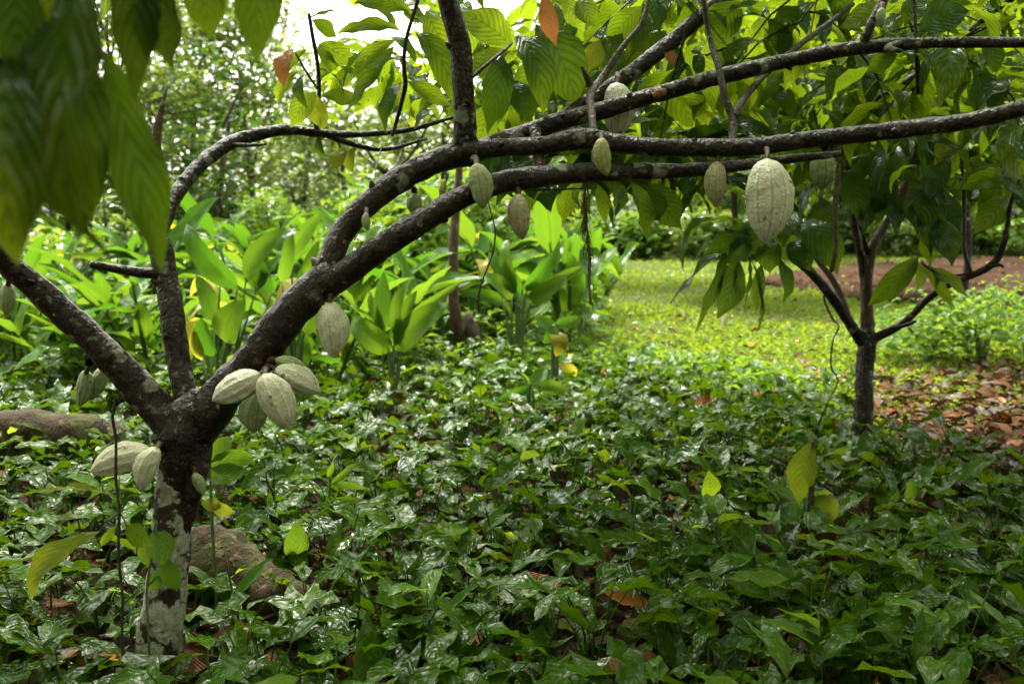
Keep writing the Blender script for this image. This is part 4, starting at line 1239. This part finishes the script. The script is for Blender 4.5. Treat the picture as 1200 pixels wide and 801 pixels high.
# ------------------------------------------------------------------ ground cover of arrow-leaved plants
def arrow_variants(k, mat, shape_mix=.75):
    """each variant: a list of leaf arrays (petiole + blade) in plant coordinates"""
    out = []
    for v in range(k):
        g = random.Random(v * 13 + 5)
        leaves = []
        n = g.randint(4, 7)
        a0 = g.uniform(0, 6.28)
        for i in range(n):
            a = a0 + i * 2.4 + g.uniform(-.4, .4)
            h = g.uniform(.06, .24)
            r = g.uniform(.02, .11)
            o = Vector((math.cos(a), math.sin(a), 0))
            top = o * r + UP * h
            mb = MB()
            V, Fq, U = tube([(0, 0, -.02), tuple(o * r * .35 + UP * h * .6), tuple(top)], [.003, .0025, .0015], seg=4, step=.07, lump=0, tip=False)
            mb.add(V, Fq, U * 0 + np.array((.3, .05)))
            arrow = g.random() < shape_mix
            tv, tf, tu = leaf_tpl('arrow' if arrow else 'cacao', ns=5, nc=4, droop=g.uniform(.3, 1.2), fold=g.uniform(.05, .45), wave=g.uniform(.05, .16), asp=.78 if arrow else .44, lobe=.30 if arrow else 0, seed=v * 10 + i)
            L = g.uniform(.075, .145) if arrow else g.uniform(.08, .16)
            d = (o + Vector((g.uniform(-.4, .4), g.uniform(-.4, .4), -g.uniform(-.15, .75)))).normalized()
            m = leaf_matrix(top - d * L * .05, d, UP + Vector((g.uniform(-.45, .45), g.uniform(-.45, .45), 0)), L)
            m = np.array(m)
            tv = tv @ m[:3, :3].T + m[:3, 3]
            mb.add(tv, tf, tu)
            leaves.append(mb)
        out.append(leaves)
    return out


AV = arrow_variants(14, 'arrow')
AM = [[mb.mesh('arrow_leaf', M['arrow']) for mb in lv] for lv in AV]
AY = [[mb.mesh('young_arrow_leaf', M['arrow_young']) for mb in lv] for lv in AV]


def free_spot(x, y):
    px, py, d = proj((x, y, 0.1))
    if (Vector((x, y)) - Vector((base.x, base.y))).length < .12:
        return False
    if px < 150 and 505 < py < 575 and math.sin(x * 31 + y * 17) > -.5:
        return False
    if 215 < px < 385 and 690 < py < 765 and math.sin(x * 91 + y * 57) > -.45:
        return False
    # the log behind the trunk
    for q, r_ in ((gp(255, 700), .16), (gp(310, 712), .13), (gp(215, 690), .14)):
        if (Vector((x, y)) - q.xy).length < r_:
            return False
    return True


def cover_edge(px):
    """the photograph's row where the dark carpet gives way to the clearing, as a distance"""
    xs = [-100, 380, 480, 560, 650, 760, 860, 960, 1020, 1100, 1200, 1300]
    ys = [430, 420, 420, 427, 452, 470, 488, 502, 526, 560, 585, 605]
    return float(np.interp(px, xs, ys))


pts = []
gx = 0
for _ in range(42000):
    y = 2.2 + 7.0 * random.random() ** 1.3
    x = random.uniform(-.58, .58) * y + random.uniform(-.3, .3)
    px, py, d = proj((x, y, 0))
    if py < cover_edge(px) + random.uniform(-12, 34) * (px > 600) + random.uniform(-6, 8) or not free_spot(x, y):
        continue
    md = .108 + .010 * max(0, y - 3.5)
    # sparse gaps where the brown litter shows
    gap = math.sin(x * 3.7 + 1) * math.sin(y * 4.3 + x) 
    if gap > .5:
        md *= 1.6
    ok = True
    for q in pts[-2600:]:
        if abs(q[0] - x) < md and abs(q[1] - y) < md and (q[0] - x) ** 2 + (q[1] - y) ** 2 < md * md:
            ok = False
            break
    if ok:
        pts.append((x, y))
pts.sort(key=lambda q: q[1])
in_view = [q for q in pts if -30 < proj((q[0], q[1], .15))[0] < 1230 and proj((q[0], q[1], .2))[1] < 830]
hero = in_view[:300]
hset = set(hero)
rest = [q for q in pts if q not in hset]
zone = lambda px, py: ('glossy arrow-leaved plant in the wet carpet at the foot of the lichened trunk' if px < 400 else
                       'glossy arrow-leaved plant in the wet carpet in the middle of the near ground' if px < 800 else
                       'glossy arrow-leaved plant in the wet carpet near the lower right corner')
hobs = []
for i, (x, y) in enumerate(hero):
    v = i % len(AM)
    px, py, d = proj((x, y, 0))
    lb = zone(px, py)
    young = random.random() < .16
    if young:
        lb = lb.replace('glossy', 'lighter green young')
    r = thing('arrowhead_plant', lb, 'plant', (x, y, gz(x, y)), random.uniform(0, 6.28), lb.replace('plant', 'plants'))
    s = random.uniform(.6, 1.35)
    r.scale = (s, s, s * random.uniform(.7, 1.2))
    hobs.append((r, x, y))
    for me in (AY if young else AM)[v]:
        link('leaf', me, r)
mb = MB()
mby = MB()
for (x, y) in rest:
    lv = random.choice(AV)
    a = random.uniform(0, 6.28)
    s = random.uniform(.65, 1.4)
    tgt = mby if random.random() < .16 else mb
    ca, sa = math.cos(a) * s, math.sin(a) * s
    Rm = np.array(((ca, -sa, 0), (sa, ca, 0), (0, 0, s)))
    for q in lv:
        V = np.concatenate(q.V) @ Rm.T + np.array((x, y, gz(x, y)))
        tgt.add(V, np.concatenate(q.F), np.concatenate(q.U), random.random())
tag(link('ground_cover', mb.mesh('ground_cover', M['arrow'])), 'wet glossy dark green leaf carpet stretching back under the cacao trees', kind='stuff')
tag(link('ground_cover', mby.mesh('young_ground_cover', M['arrow_young'])), 'lighter green young leaves scattered through the dark leaf carpet', kind='stuff')

# ------------------------------------------------------------------ leaf litter and single fallen leaves
n = 2600
yy = 2.2 + 6.5 * rng.random(n) ** 1.2
xx = rng.uniform(-.58, .58, n) * yy
pos = np.stack([xx, yy, rng.uniform(.015, .05, n)], -1)
# dense brown litter by the small tree
m = 3600
gpx, gpy = rng.uniform(1000, 1240, m), rng.uniform(415, 585, m)
ex = np.array([G(a, b)[:] for a, b in zip(gpx, gpy)])
jit = rng.normal(0, 9, m)
keep = (gpy + jit < 450 + (gpx - 960) * .75) & (gpy + jit > 420 + np.abs(gpx - 1120) * .12) & (rng.random(m) < .8)
ex = ex[keep]
ex[:, 2] = rng.uniform(.015, .05, len(ex))
pos = np.concatenate([pos, ex])
n = len(pos)
pos[:, 2] += np.array([gz(a, b) for a, b in pos[:, :2]])
k = 1500
qx, qy = rng.uniform(895, 1260, k), rng.uniform(298, 372, k)
ep = np.array([G(a, b)[:] for a, b in zip(qx, qy)])
ep = ep[np.array([on_path(a, b) for a, b in ep[:, :2]])]
ep[:, 2] = rng.uniform(.05, .08, len(ep))
qx, qy = rng.uniform(640, 1040, 420), 345 + 130 * rng.random(420) ** .8
el = np.array([G(a, b)[:] for a, b in zip(qx, qy)])
el[:, 2] = rng.uniform(.04, .09, len(el))
ep = np.concatenate([ep, el])
pos = np.concatenate([pos, ep])
n = len(pos)
pick = rng.random(n)
near = np.arange(n) < 2600
for lo, hi, mt, lb in ((0, .58, 'litter', 'brown dead cacao leaves covering the soil'), (.58, .66, 'litter_orange', 'scattered orange dead leaves on the soil'), (.66, 1.1, 'litter_grey', 'pale weathered dead leaves on the soil')):
    m_ = (pick >= lo) & (pick < hi)
    k = int(m_.sum())
    mbl = bulk(TP_MID, pos[m_], rdir(k, -.35, .35), np.tile((0, 0, 1.), (k, 1)) + rng.normal(0, .45, (k, 3)), np.where(near[m_], rng.uniform(.07, .2, k), rng.uniform(.03, .15, k)), rng.uniform(.8, 1.6, k), rng.uniform(0, 1, k) ** 1.5)
    tag(link('leaf_litter', mbl.mesh('leaf_litter', M[mt])), lb, kind='stuff')
fl = [(795, 505, 'orange dead leaf'), (1068, 702, 'bright orange dead leaf lying flat near the lower right'), (935, 738, 'crumpled orange brown dead leaf among the lower right plants'),
      (668, 668, 'curled orange brown dead leaf in the middle of the carpet'), (645, 580, 'dark reddish brown dead leaf standing on edge in the middle of the carpet'), (740, 745, 'red brown dead leaf near the bottom edge'),
      (608, 722, 'upright rust brown dead leaf among the near middle plants'), (1172, 655, 'rust coloured dead leaf at the right under the plants'), (45, 770, 'brown dead leaf lying in the lower left corner'),
      (520, 600, 'small dead leaf lying between the plants left of the middle'), (320, 728, 'orange brown dead leaf at the end of the rotten log'), (880, 718, 'long brown dead leaf lying flat left of the crumpled one')]
for i, (px, py, lb) in enumerate(fl[1:]):
    q = G(px, py)
    q.z = .13
    r = link('fallen_leaf', random.choice(LM['litter_orange']))
    a = random.uniform(0, 6.28)
    d = Vector((math.cos(a), math.sin(a) * .5, random.uniform(-.1, .5)))
    r.matrix_world = leaf_matrix(q - d * .06, d, Vector((random.uniform(-.3, .3), -.6, 1)), random.uniform(.12, .17), 1.3)
    tag(r, lb, 'fallen leaf', 'fallen dead leaves')
    near_ = min(hobs, key=lambda h_: (h_[1] - q.x) ** 2 + (h_[2] - q.y) ** 2)
    if 'nearest' not in near_[0]['label'] and (near_[1] - q.x) ** 2 + (near_[2] - q.y) ** 2 < .06:
        near_[0]['label'] = 'arrow-leaved plant nearest the ' + ' '.join(lb.split()[:8])

# ------------------------------------------------------------------ single seedlings and sprouts standing out of the carpet
def seedling(name, label, base_px, depth, leaves, stem_pts=None, stem_w=4, cat='seedling', mat='twig'):
    b = P(*base_px, depth)
    b.z = 0
    root = thing(name, label, cat, b)
    if stem_pts:
        part_tube('stem', root, [b] + [P(x, y, depth) for x, y in stem_pts], [px_r(stem_w, depth)] * (len(stem_pts)) + [px_r(stem_w * .6, depth)], M[mat], seg=7, step=.03, lump=.12, seed=int(base_px[0]))
    for lf in leaves:
        kd = lf[4]
        if stem_pts:
            sp = min(stem_pts, key=lambda q: (q[0] - lf[0][0]) ** 2 + (q[1] - lf[0][1]) ** 2)
            p0_, p1_ = P(*sp, depth), P(*lf[0], depth + (lf[5] if len(lf) > 5 else 0))
            if (p1_ - p0_).length > .01:
                part_tube('leaf_stalk', root, [p0_, (p0_ + p1_) / 2 + UP * .006, p1_], [.0022, .002, .0018], M['stem'], seg=5, step=.03, lump=0)
        leaf_px(root, kd, lf[0], lf[1], depth + (lf[5] if len(lf) > 5 else 0), depth + random.uniform(-.05, .05), lf[2], glare=bool(lf[3]), asp=.26 if 'ginger' in kd else (.5 if kd == 'herb' else .34))
    return root


seedling('cacao_seedling', 'thin dark stem with one long yellow-green leaf left of the lichened trunk', (146, 790), 2.75,
         [((117, 622), (38, 708), 32, 0, Y_), ((140, 582), (28, 580), 14, 1, Y_), ((148, 615), (180, 640), 26, 0, K), ((138, 615), (118, 640), 10, 0, K)], [(143, 745), (144, 700), (139, 650), (140, 600), (136, 560), (136, 515), (132, 490), (134, 468)], 3.6)
seedling('climbing_vine', 'small bright climbing vine with heart leaves on the front of the trunk', (176, 790), 2.88,
         [((180, 622), (192, 662), 34, 0, 'herb'), ((175, 640), (166, 658), 24, 0, 'herb'), ((196, 655), (208, 690), 30, 0, 'herb'), ((186, 672), (176, 690), 20, 0, 'herb')], [(174, 740), (172, 690), (180, 640), (184, 610)], 3, 'vine', 'stem')
seedling('yellow_seedling', 'seedling with two pale yellow leaves standing in the right of the carpet', (948, 650), 3.95,
         [((952, 515), (937, 592), 34, 0, 'cacao_yellow'), ((966, 572), (974, 616), 32, 0, 'cacao_yellow'), ((972, 600), (968, 646), 26, 0, 'litter'), ((950, 600), (946, 640), 20, 0, 'litter')], [(948, 620), (951, 575), (953, 514)], 8)
seedling('herb_sprout', 'bright leafy sprout behind the trunk under the pod bunch', (252, 640), 3.3,
         [((245, 545), (300, 535), 26, 0, 'herb'), ((248, 540), (272, 512), 24, 0, 'herb'), ((244, 560), (292, 552), 26, 0, 'herb'), ((246, 590), (276, 600), 16, 0, Y_), ((236, 590), (262, 592), 16, 0, Y_)], [(248, 600), (246, 545)], 4, 'plant', 'stem')
seedling('grassy_sprout', 'slim light green arching sprout left of the middle', (385, 620), 4.0,
         [((386, 570), (422, 540), 8, 0, 'herb'), ((388, 565), (432, 572), 9, 0, 'herb'), ((384, 560), (392, 540), 7, 0, 'herb'), ((386, 585), (438, 590), 8, 0, 'herb')], [(386, 585), (388, 550), (396, 532)], 3, 'plant', 'stem')
seedling('upright_leaf_sprout', 'upright pale green leaf at the right edge of the carpet', (1192, 690), 3.7,
         [((1192, 672), (1196, 626), 16, 0, 'herb'), ((1190, 675), (1184, 650), 10, 0, 'herb')], [(1192, 670)], 4, 'plant', 'stem')
seedling('upright_leaf_sprout', 'single dark upright leaf left of the yellow seedling', (830, 640), 4.3,
         [((829, 588), (830, 550), 26, 0, K)], [(829, 590)], 3, 'plant', 'stem')
seedling('upright_leaf_sprout', 'broad mid green leaf standing up in front of the rotten log end', (350, 680), 3.6,
         [((348, 655), (346, 610), 30, 0, 'herb'), ((344, 652), (336, 632), 14, 0, 'herb')], [(349, 655)], 3, 'plant', 'stem')
seedling('upright_leaf_sprout', 'narrow pointed green leaf between the yellow seedling and the right edge', (1042, 620), 4.3,
         [((1046, 590), (1052, 572), 10, 0, 'herb'), ((1062, 590), (1068, 560), 18, 0, 'herb')], [(1046, 592)], 3, 'plant', 'stem')

def weed(k):
    root = thing('small_weed', 'light green pointed-leaved weed poking out of the dark leaf carpet', 'plant', (0, 0, -30), 0, 'light green weeds in the leaf carpet')
    g = random.Random(k)
    h = g.uniform(.2, .34)
    top = root.location + Vector((g.uniform(-.05, .05), g.uniform(-.05, .05), h))
    part_tube('stem', root, [root.location, (root.location + top) / 2 + Vector((.01, 0, 0)), top], [.004, .0035, .002], M['stem'], seg=5, step=.05, lump=.05, seed=k)
    for i in range(g.randint(4, 7)):
        a = i * 2.4 + g.uniform(-.4, .4)
        q = root.location.lerp(top, .45 + .55 * i / 6)
        put_leaf(root, g.choice(('herb', 'ginger', 'herb', 'cacao')), q, Vector((math.cos(a), math.sin(a), g.uniform(-.5, .6))), UP + Vector((g.uniform(-.3, .3), g.uniform(-.3, .3), 0)), g.uniform(.08, .17), g.uniform(.7, 1.2))
    return root


wd = [weed(k) for k in range(5)]
for i in range(46):
    q = random.choice(in_view if i % 2 else hero)
    loc = (q[0] + random.uniform(-.08, .08), q[1] + random.uniform(-.08, .08), gz(*q))
    if i < 5:
        wd[i].location = loc
    else:
        copy_thing(wd[i % 5], loc, random.uniform(0, 6.28), random.uniform(.6, 1.25))

# ------------------------------------------------------------------ clearing: grass and low herbs
def clearing_ok(px, py):
    return py < cover_edge(px) + 18 and px > 560 + max(0, 400 - py) * .2


n = 120000
gpy = 296 + (530 - 296) * rng.random(n) ** 0.9
gpx = rng.uniform(540, 1290, n)
edge = np.interp(gpx, [-100, 380, 480, 560, 650, 760, 860, 960, 1020, 1100, 1200, 1300], [430, 420, 420, 427, 452, 470, 488, 502, 526, 540, 545, 550])
P0 = np.array([G(a, b)[:] for a, b in zip(gpx, gpy)])
gpx0, gpy0 = gpx, gpy + rng.normal(0, 7, n)
lit = (gpx > 1030) & (gpy > 425 + np.abs(gpx - 1120) * .12) & (gpy < 450 + (gpx - 960) * .75)
onp = np.array([on_path(a, b) for a, b in P0[:, :2]])
lump_ = np.sin(P0[:, 0] * 2.1 + 1) * np.sin(P0[:, 1] * 1.7)
thin = lit & (rng.random(n) < .62)
ok = (gpy < edge + 6 + rng.gamma(1.3, 13, n)) & (~thin) & ~(onp & (rng.random(n) < .955)) & (P0[:, 1] < 40) & (gpx > 560 + (440 - gpy) * .6 * (gpy < 440))
P0 = P0[ok]
n = len(P0)
dist = P0[:, 1]
P0[:, 2] = [gz(a, b) for a, b in P0[:, :2]]
dr = rdir(n, .25, .95)
sz = rng.uniform(.03, .062, n) * (1 + dist * .035) * (1 + .35 * lump_[ok])
P0 = P0 + rng.normal(0, .02, P0.shape) * np.array((1, 1, 0))
mot = .5 + .25 * np.sin(P0[:, 0] * 1.1 + 2 * np.sin(P0[:, 1] * .5)) + .25 * np.sin(P0[:, 1] * 1.3 + 1.7 * np.sin(P0[:, 0] * .8))
kp = rng.random(n) < .35 + .65 * np.clip(mot * 1.6, 0, 1)
P0, dr, sz, mot = P0[kp], dr[kp], sz[kp] * (.75 + .5 * mot[kp]), mot[kp]
n = len(P0)
mbg = bulk(TP_BLADE, P0, dr, np.tile((0, 0, 1.), (n, 1)) + rng.normal(0, .3, (n, 3)), sz, rng.uniform(.7, 1.2, n), np.clip(.55 * rng.random(n) + .45 * mot, 0, .99))
tag(link('grass', mbg.mesh('grass', M['grass'])), 'bright yellow-green grass and weeds of the open clearing', kind='stuff')

# low bright herbs between carpet and grass, and over the left middle distance
n = 18000
gpx = rng.uniform(-60, 1260, n)
gpy = rng.uniform(318, 480, n)
ok = (gpx < 700) & (gpy < 440) | (np.abs(gpy - np.interp(gpx, [600, 700, 860, 1000, 1100], [430, 440, 465, 490, 520])) < 16) & (gpx < 1080)
gpx, gpy = gpx[ok], gpy[ok]
P0 = np.array([G(a, b)[:] for a, b in zip(gpx, gpy)])
n = len(P0)
P0[:, 2] = rng.uniform(.02, .22, n) * (1 + (P0[:, 1] > 9) * 1.2)
mbh = bulk(TP_FAR, P0, rdir(n, -.3, .6), np.tile((0, 0, 1.), (n, 1)) + rng.normal(0, .35, (n, 3)), rng.uniform(.08, .18, n) * (1 + (P0[:, 1] > 10) * .5), rng.uniform(.8, 1.2, n), rng.uniform(0, 1, n))
tag(link('low_herbs', mbh.mesh('low_herbs', M['herb'])), 'low bright leafy weeds between the dark carpet and the thicket', kind='stuff')


# ------------------------------------------------------------------ shrubs and far trees
def blob_leaves(clumps, per, size, dens_shell=.6):
    pos, nr = [], []
    for c, r in clumps:
        k = max(8, int(per * (r[0] * r[2]) / .25))
        d = rdir(k, -.6, 1)
        rad = rng.uniform(dens_shell, 1.05, k)[:, None]
        pos.append(np.array(c) + d * np.array(r) * rad)
        nr.append(d * .6 + np.array((0, 0, .8)) + rng.normal(0, .35, (k, 3)))
    pos, nr = np.concatenate(pos), np.concatenate(nr)
    n = len(pos)
    dr = rdir(n, -.7, .35)
    return bulk(TP_FAR, pos, dr, nr, rng.uniform(*size, n), rng.uniform(.8, 1.2, n), rng.uniform(0, 1, n))


def shrub(x, y, wdt, hgt, label, group, mat='forest', size=(.12, .24), per=60, nclump=7, name='shrub'):
    root = thing(name, label, 'shrub', (x, y, 0), 0, group)
    for k in range(3):
        a = random.uniform(0, 6.28)
        part_tube('stem', root, [(x, y, -.02), (x + .1 * math.cos(a), y + .1 * math.sin(a), hgt * .4), (x + wdt * .3 * math.cos(a), y + wdt * .3 * math.sin(a), hgt * .75)], [.03, .022, .01], M['forest_bark'], seg=6, step=.3, seed=k)
    cl = []
    for k in range(nclump):
        rr = wdt * random.uniform(.25, .42)
        cl.append(((random.uniform(-.5, .5) * wdt, random.uniform(-.35, .35) * wdt, hgt * random.uniform(.25, .8)), (rr, rr, rr * random.uniform(.6, .9))))
    tag(link('foliage', blob_leaves(cl, per, size).mesh('foliage', M[mat]), root), kind='stuff')
    return root


def far_tree(x, y, hgt, cw, label, group, mat='forest', size=(.2, .36), per=26, nclump=14, bare=.35, tr=.12, lean=0.0, zs=1.0):
    root = thing('forest_tree', label, 'tree', (x, y, -.03), 0, group)
    top = Vector((x + lean, y, hgt * .8))
    mid_ = Vector((x + lean * .3 + random.uniform(-.15, .15), y, hgt * .4))
    part_tube('trunk', root, [(x, y, -.03), mid_, top], [tr, tr * .75, tr * .3], M['forest_bark'], seg=8, step=.3, lump=.08, seed=int(x * 7 + y))
    cl = []
    for k in range(nclump):
        a = random.uniform(0, 6.28)
        f = random.uniform(bare, 1.0)
        wv = cw * (1 - abs(f - .62) * .9)
        c = Vector((lean * f + math.cos(a) * wv * random.uniform(.2, .7), math.sin(a) * wv * random.uniform(.2, .7), hgt * f))
        rr = cw * random.uniform(.2, .36)
        cl.append((c[:], (rr, rr, rr * random.uniform(.55, .9) * zs)))
        if k < 7:
            s = Vector((x, y, 0)).lerp(Vector((x + lean, y, 0)), f * .6) + UP * hgt * max(.2, f - .22)
            part_tube('limb', root, [s, (s + c + Vector((x, y, 0))) / 2 + UP * .1, c + Vector((x, y, 0))], [tr * .35, tr * .25, tr * .1], M['forest_bark'], seg=5, step=.5, seed=k)
    tag(link('crown', blob_leaves(cl, per, size).mesh('crown', M[mat]), root), kind='stuff')
    return root


for px, py, wdt, hgt, lb in ((1110, 432, 1.0, .48, 'low leafy bush at the edge of the brown leaf litter'), (1175, 440, 1.1, .6, 'low leafy bush at the right edge beyond the brown leaf litter'), (1230, 425, 1.1, .65, 'low leafy bush cut by the right edge of the picture')):
    g = G(px, py)
    shrub(g.x, g.y + .4, wdt, hgt, lb, 'low bushes right of the small tree', mat='herb', size=(.07, .14), per=150, nclump=9)

lf = 'leafy shrub in the thicket'
sobs = []
for i in range(34):
    px = -40 + i * 19 + random.uniform(-14, 14)
    y = random.uniform(10.5, 18)
    x = (px - 600) / F * y
    kind_ = random.choice(('forest', 'forest', 'forest_dark', 'herb', 'forest'))
    wd_ = random.uniform(.8, 2.2)
    sobs.append((shrub(x, y, wd_, random.uniform(.8, 1.3) if random.random() < .5 else random.uniform(1.6, 3.2), lf, 'shrubs of the left thicket', mat=kind_, size=random.choice(((.1, .2), (.14, .28), (.2, .42))), per=100, nclump=random.randint(4, 9)), px, y))
name_by_place(sobs, 'leafy shrub')
rf = 'dark leafy shrub along the far edge of the clearing'
sobs = []
for i in range(24):
    px = 600 + i * 30 + random.uniform(-12, 12)
    y = random.uniform(29, 36) if px < 860 else random.uniform(31, 40)
    sobs.append((shrub((px - 600) / F * y, y, random.uniform(1.6, 3.6), random.uniform(.9, 2.8), rf, 'shrubs along the far edge of the clearing', mat=random.choice(('forest', 'forest', 'herb')), size=(.25, .45), per=45, nclump=9), px, y))
name_by_place(sobs, 'far clearing-edge shrub')
sobs = []
for i, (px, y, hgt, cw, lean) in enumerate(((-20, 17, 6, 2.2, 0), (60, 20, 7, 2.4, .3), (140, 18, 6, 2, 0), (215, 21, 6.4, 2.3, .6), (262, 24, 7.2, 2.6, .8), (310, 20, 5.6, 2, -.4), (250, 17, 3.9, 1.7, .4), (345, 23, 4.6, 2, .5), (400, 20, 3.6, 1.8, 0), (455, 24, 4.4, 2.3, .4), (520, 22, 4.0, 2.0, 0), (575, 26, 4.6, 2.4, 0), (180, 26, 8, 3, 0))):
    sobs.append((far_tree((px - 600) / F * y, y, hgt, cw, lf, 'forest trees behind the left thicket', mat='forest' if i % 6 else 'forest_dark', size=(.14, .28), per=84, nclump=19, bare=.2 if hgt < 5 else .35, tr=.08, lean=lean), px, y))
name_by_place(sobs, 'slender forest tree')
sobs = []
for i in range(15):
    px = 620 + i * 46 + random.uniform(-15, 15)
    y = random.uniform(34, 48)
    sobs.append((far_tree((px - 600) / F * y, y, random.uniform(8, 12) if px > 700 else random.uniform(4, 5.5), random.uniform(3, 4.2), lf, 'forest trees beyond the clearing', mat='forest_dark' if i % 3 else 'forest', size=(.35, .6), per=24, nclump=22, bare=.25, tr=.22), px, y))
name_by_place(sobs, 'dark forest tree')

# unseen plantation trees added beside and behind the viewpoint to block sky light
for i, (x, y, hgt) in enumerate(((-6.5, 1.0, 2.6), (-6.8, 4.6, 2.8), (7.2, 2.2, 2.7), (6.6, -1.5, 2.5), (-5.8, -3.2, 2.7), (1.2, -6.0, 2.8), (-2.6, -6.8, 2.6), (5.2, -5.2, 2.7), (9.0, 5.0, 2.6))):
    root = thing('cacao_tree', 'unseen plantation cacao tree added beside the viewpoint to block sky light', 'tree', (x, y, -.02), 0, 'unseen cacao trees added around the viewpoint to block light')
    part_tube('trunk', root, [(x, y, -.02), (x + .05, y, hgt * .5), (x - .05, y + .03, hgt)], [.07, .06, .04], M['bark'], seg=10, step=.1, seed=i)
    canopy(root, 1300, ((x - 2.2, x + 2.2), (y - 2.0, y + 2.0), (.9, 4.0)), size=(.25, .36), keep=lambda q: not (-260 < proj(q)[0] < 1460 and -200 < proj(q)[1] < 1100 and proj(q)[2] > 0))

# the far wood behind everything: one mass
n = 16000
fx = rng.uniform(-75, 75, n)
fy = rng.uniform(56, 80, n)
ph = fx / fy * F + 600
topz = np.interp(ph, [-200, 0, 150, 330, 420, 560, 640, 720, 1400], [17, 16, 13, 9.5, 8, 7.5, 9.5, 22, 22]) * (.8 + .2 * np.sin(fx * .9) * np.sin(fx * .37 + 1))
pos = np.stack([fx, fy, topz * rng.random(n) ** .8], -1)
mbw = bulk(TP_FAR, pos, rdir(n, -.7, .4), np.tile((0, -.3, 1.), (n, 1)) + rng.normal(0, .4, (n, 3)), rng.uniform(.7, 1.5, n), rng.uniform(1, 1.6, n), rng.uniform(0, 1, n))
tag(link('far_wood', mbw.mesh('far_wood', M['forest'])), 'far green wood closing the view behind the thicket and the clearing', kind='stuff')
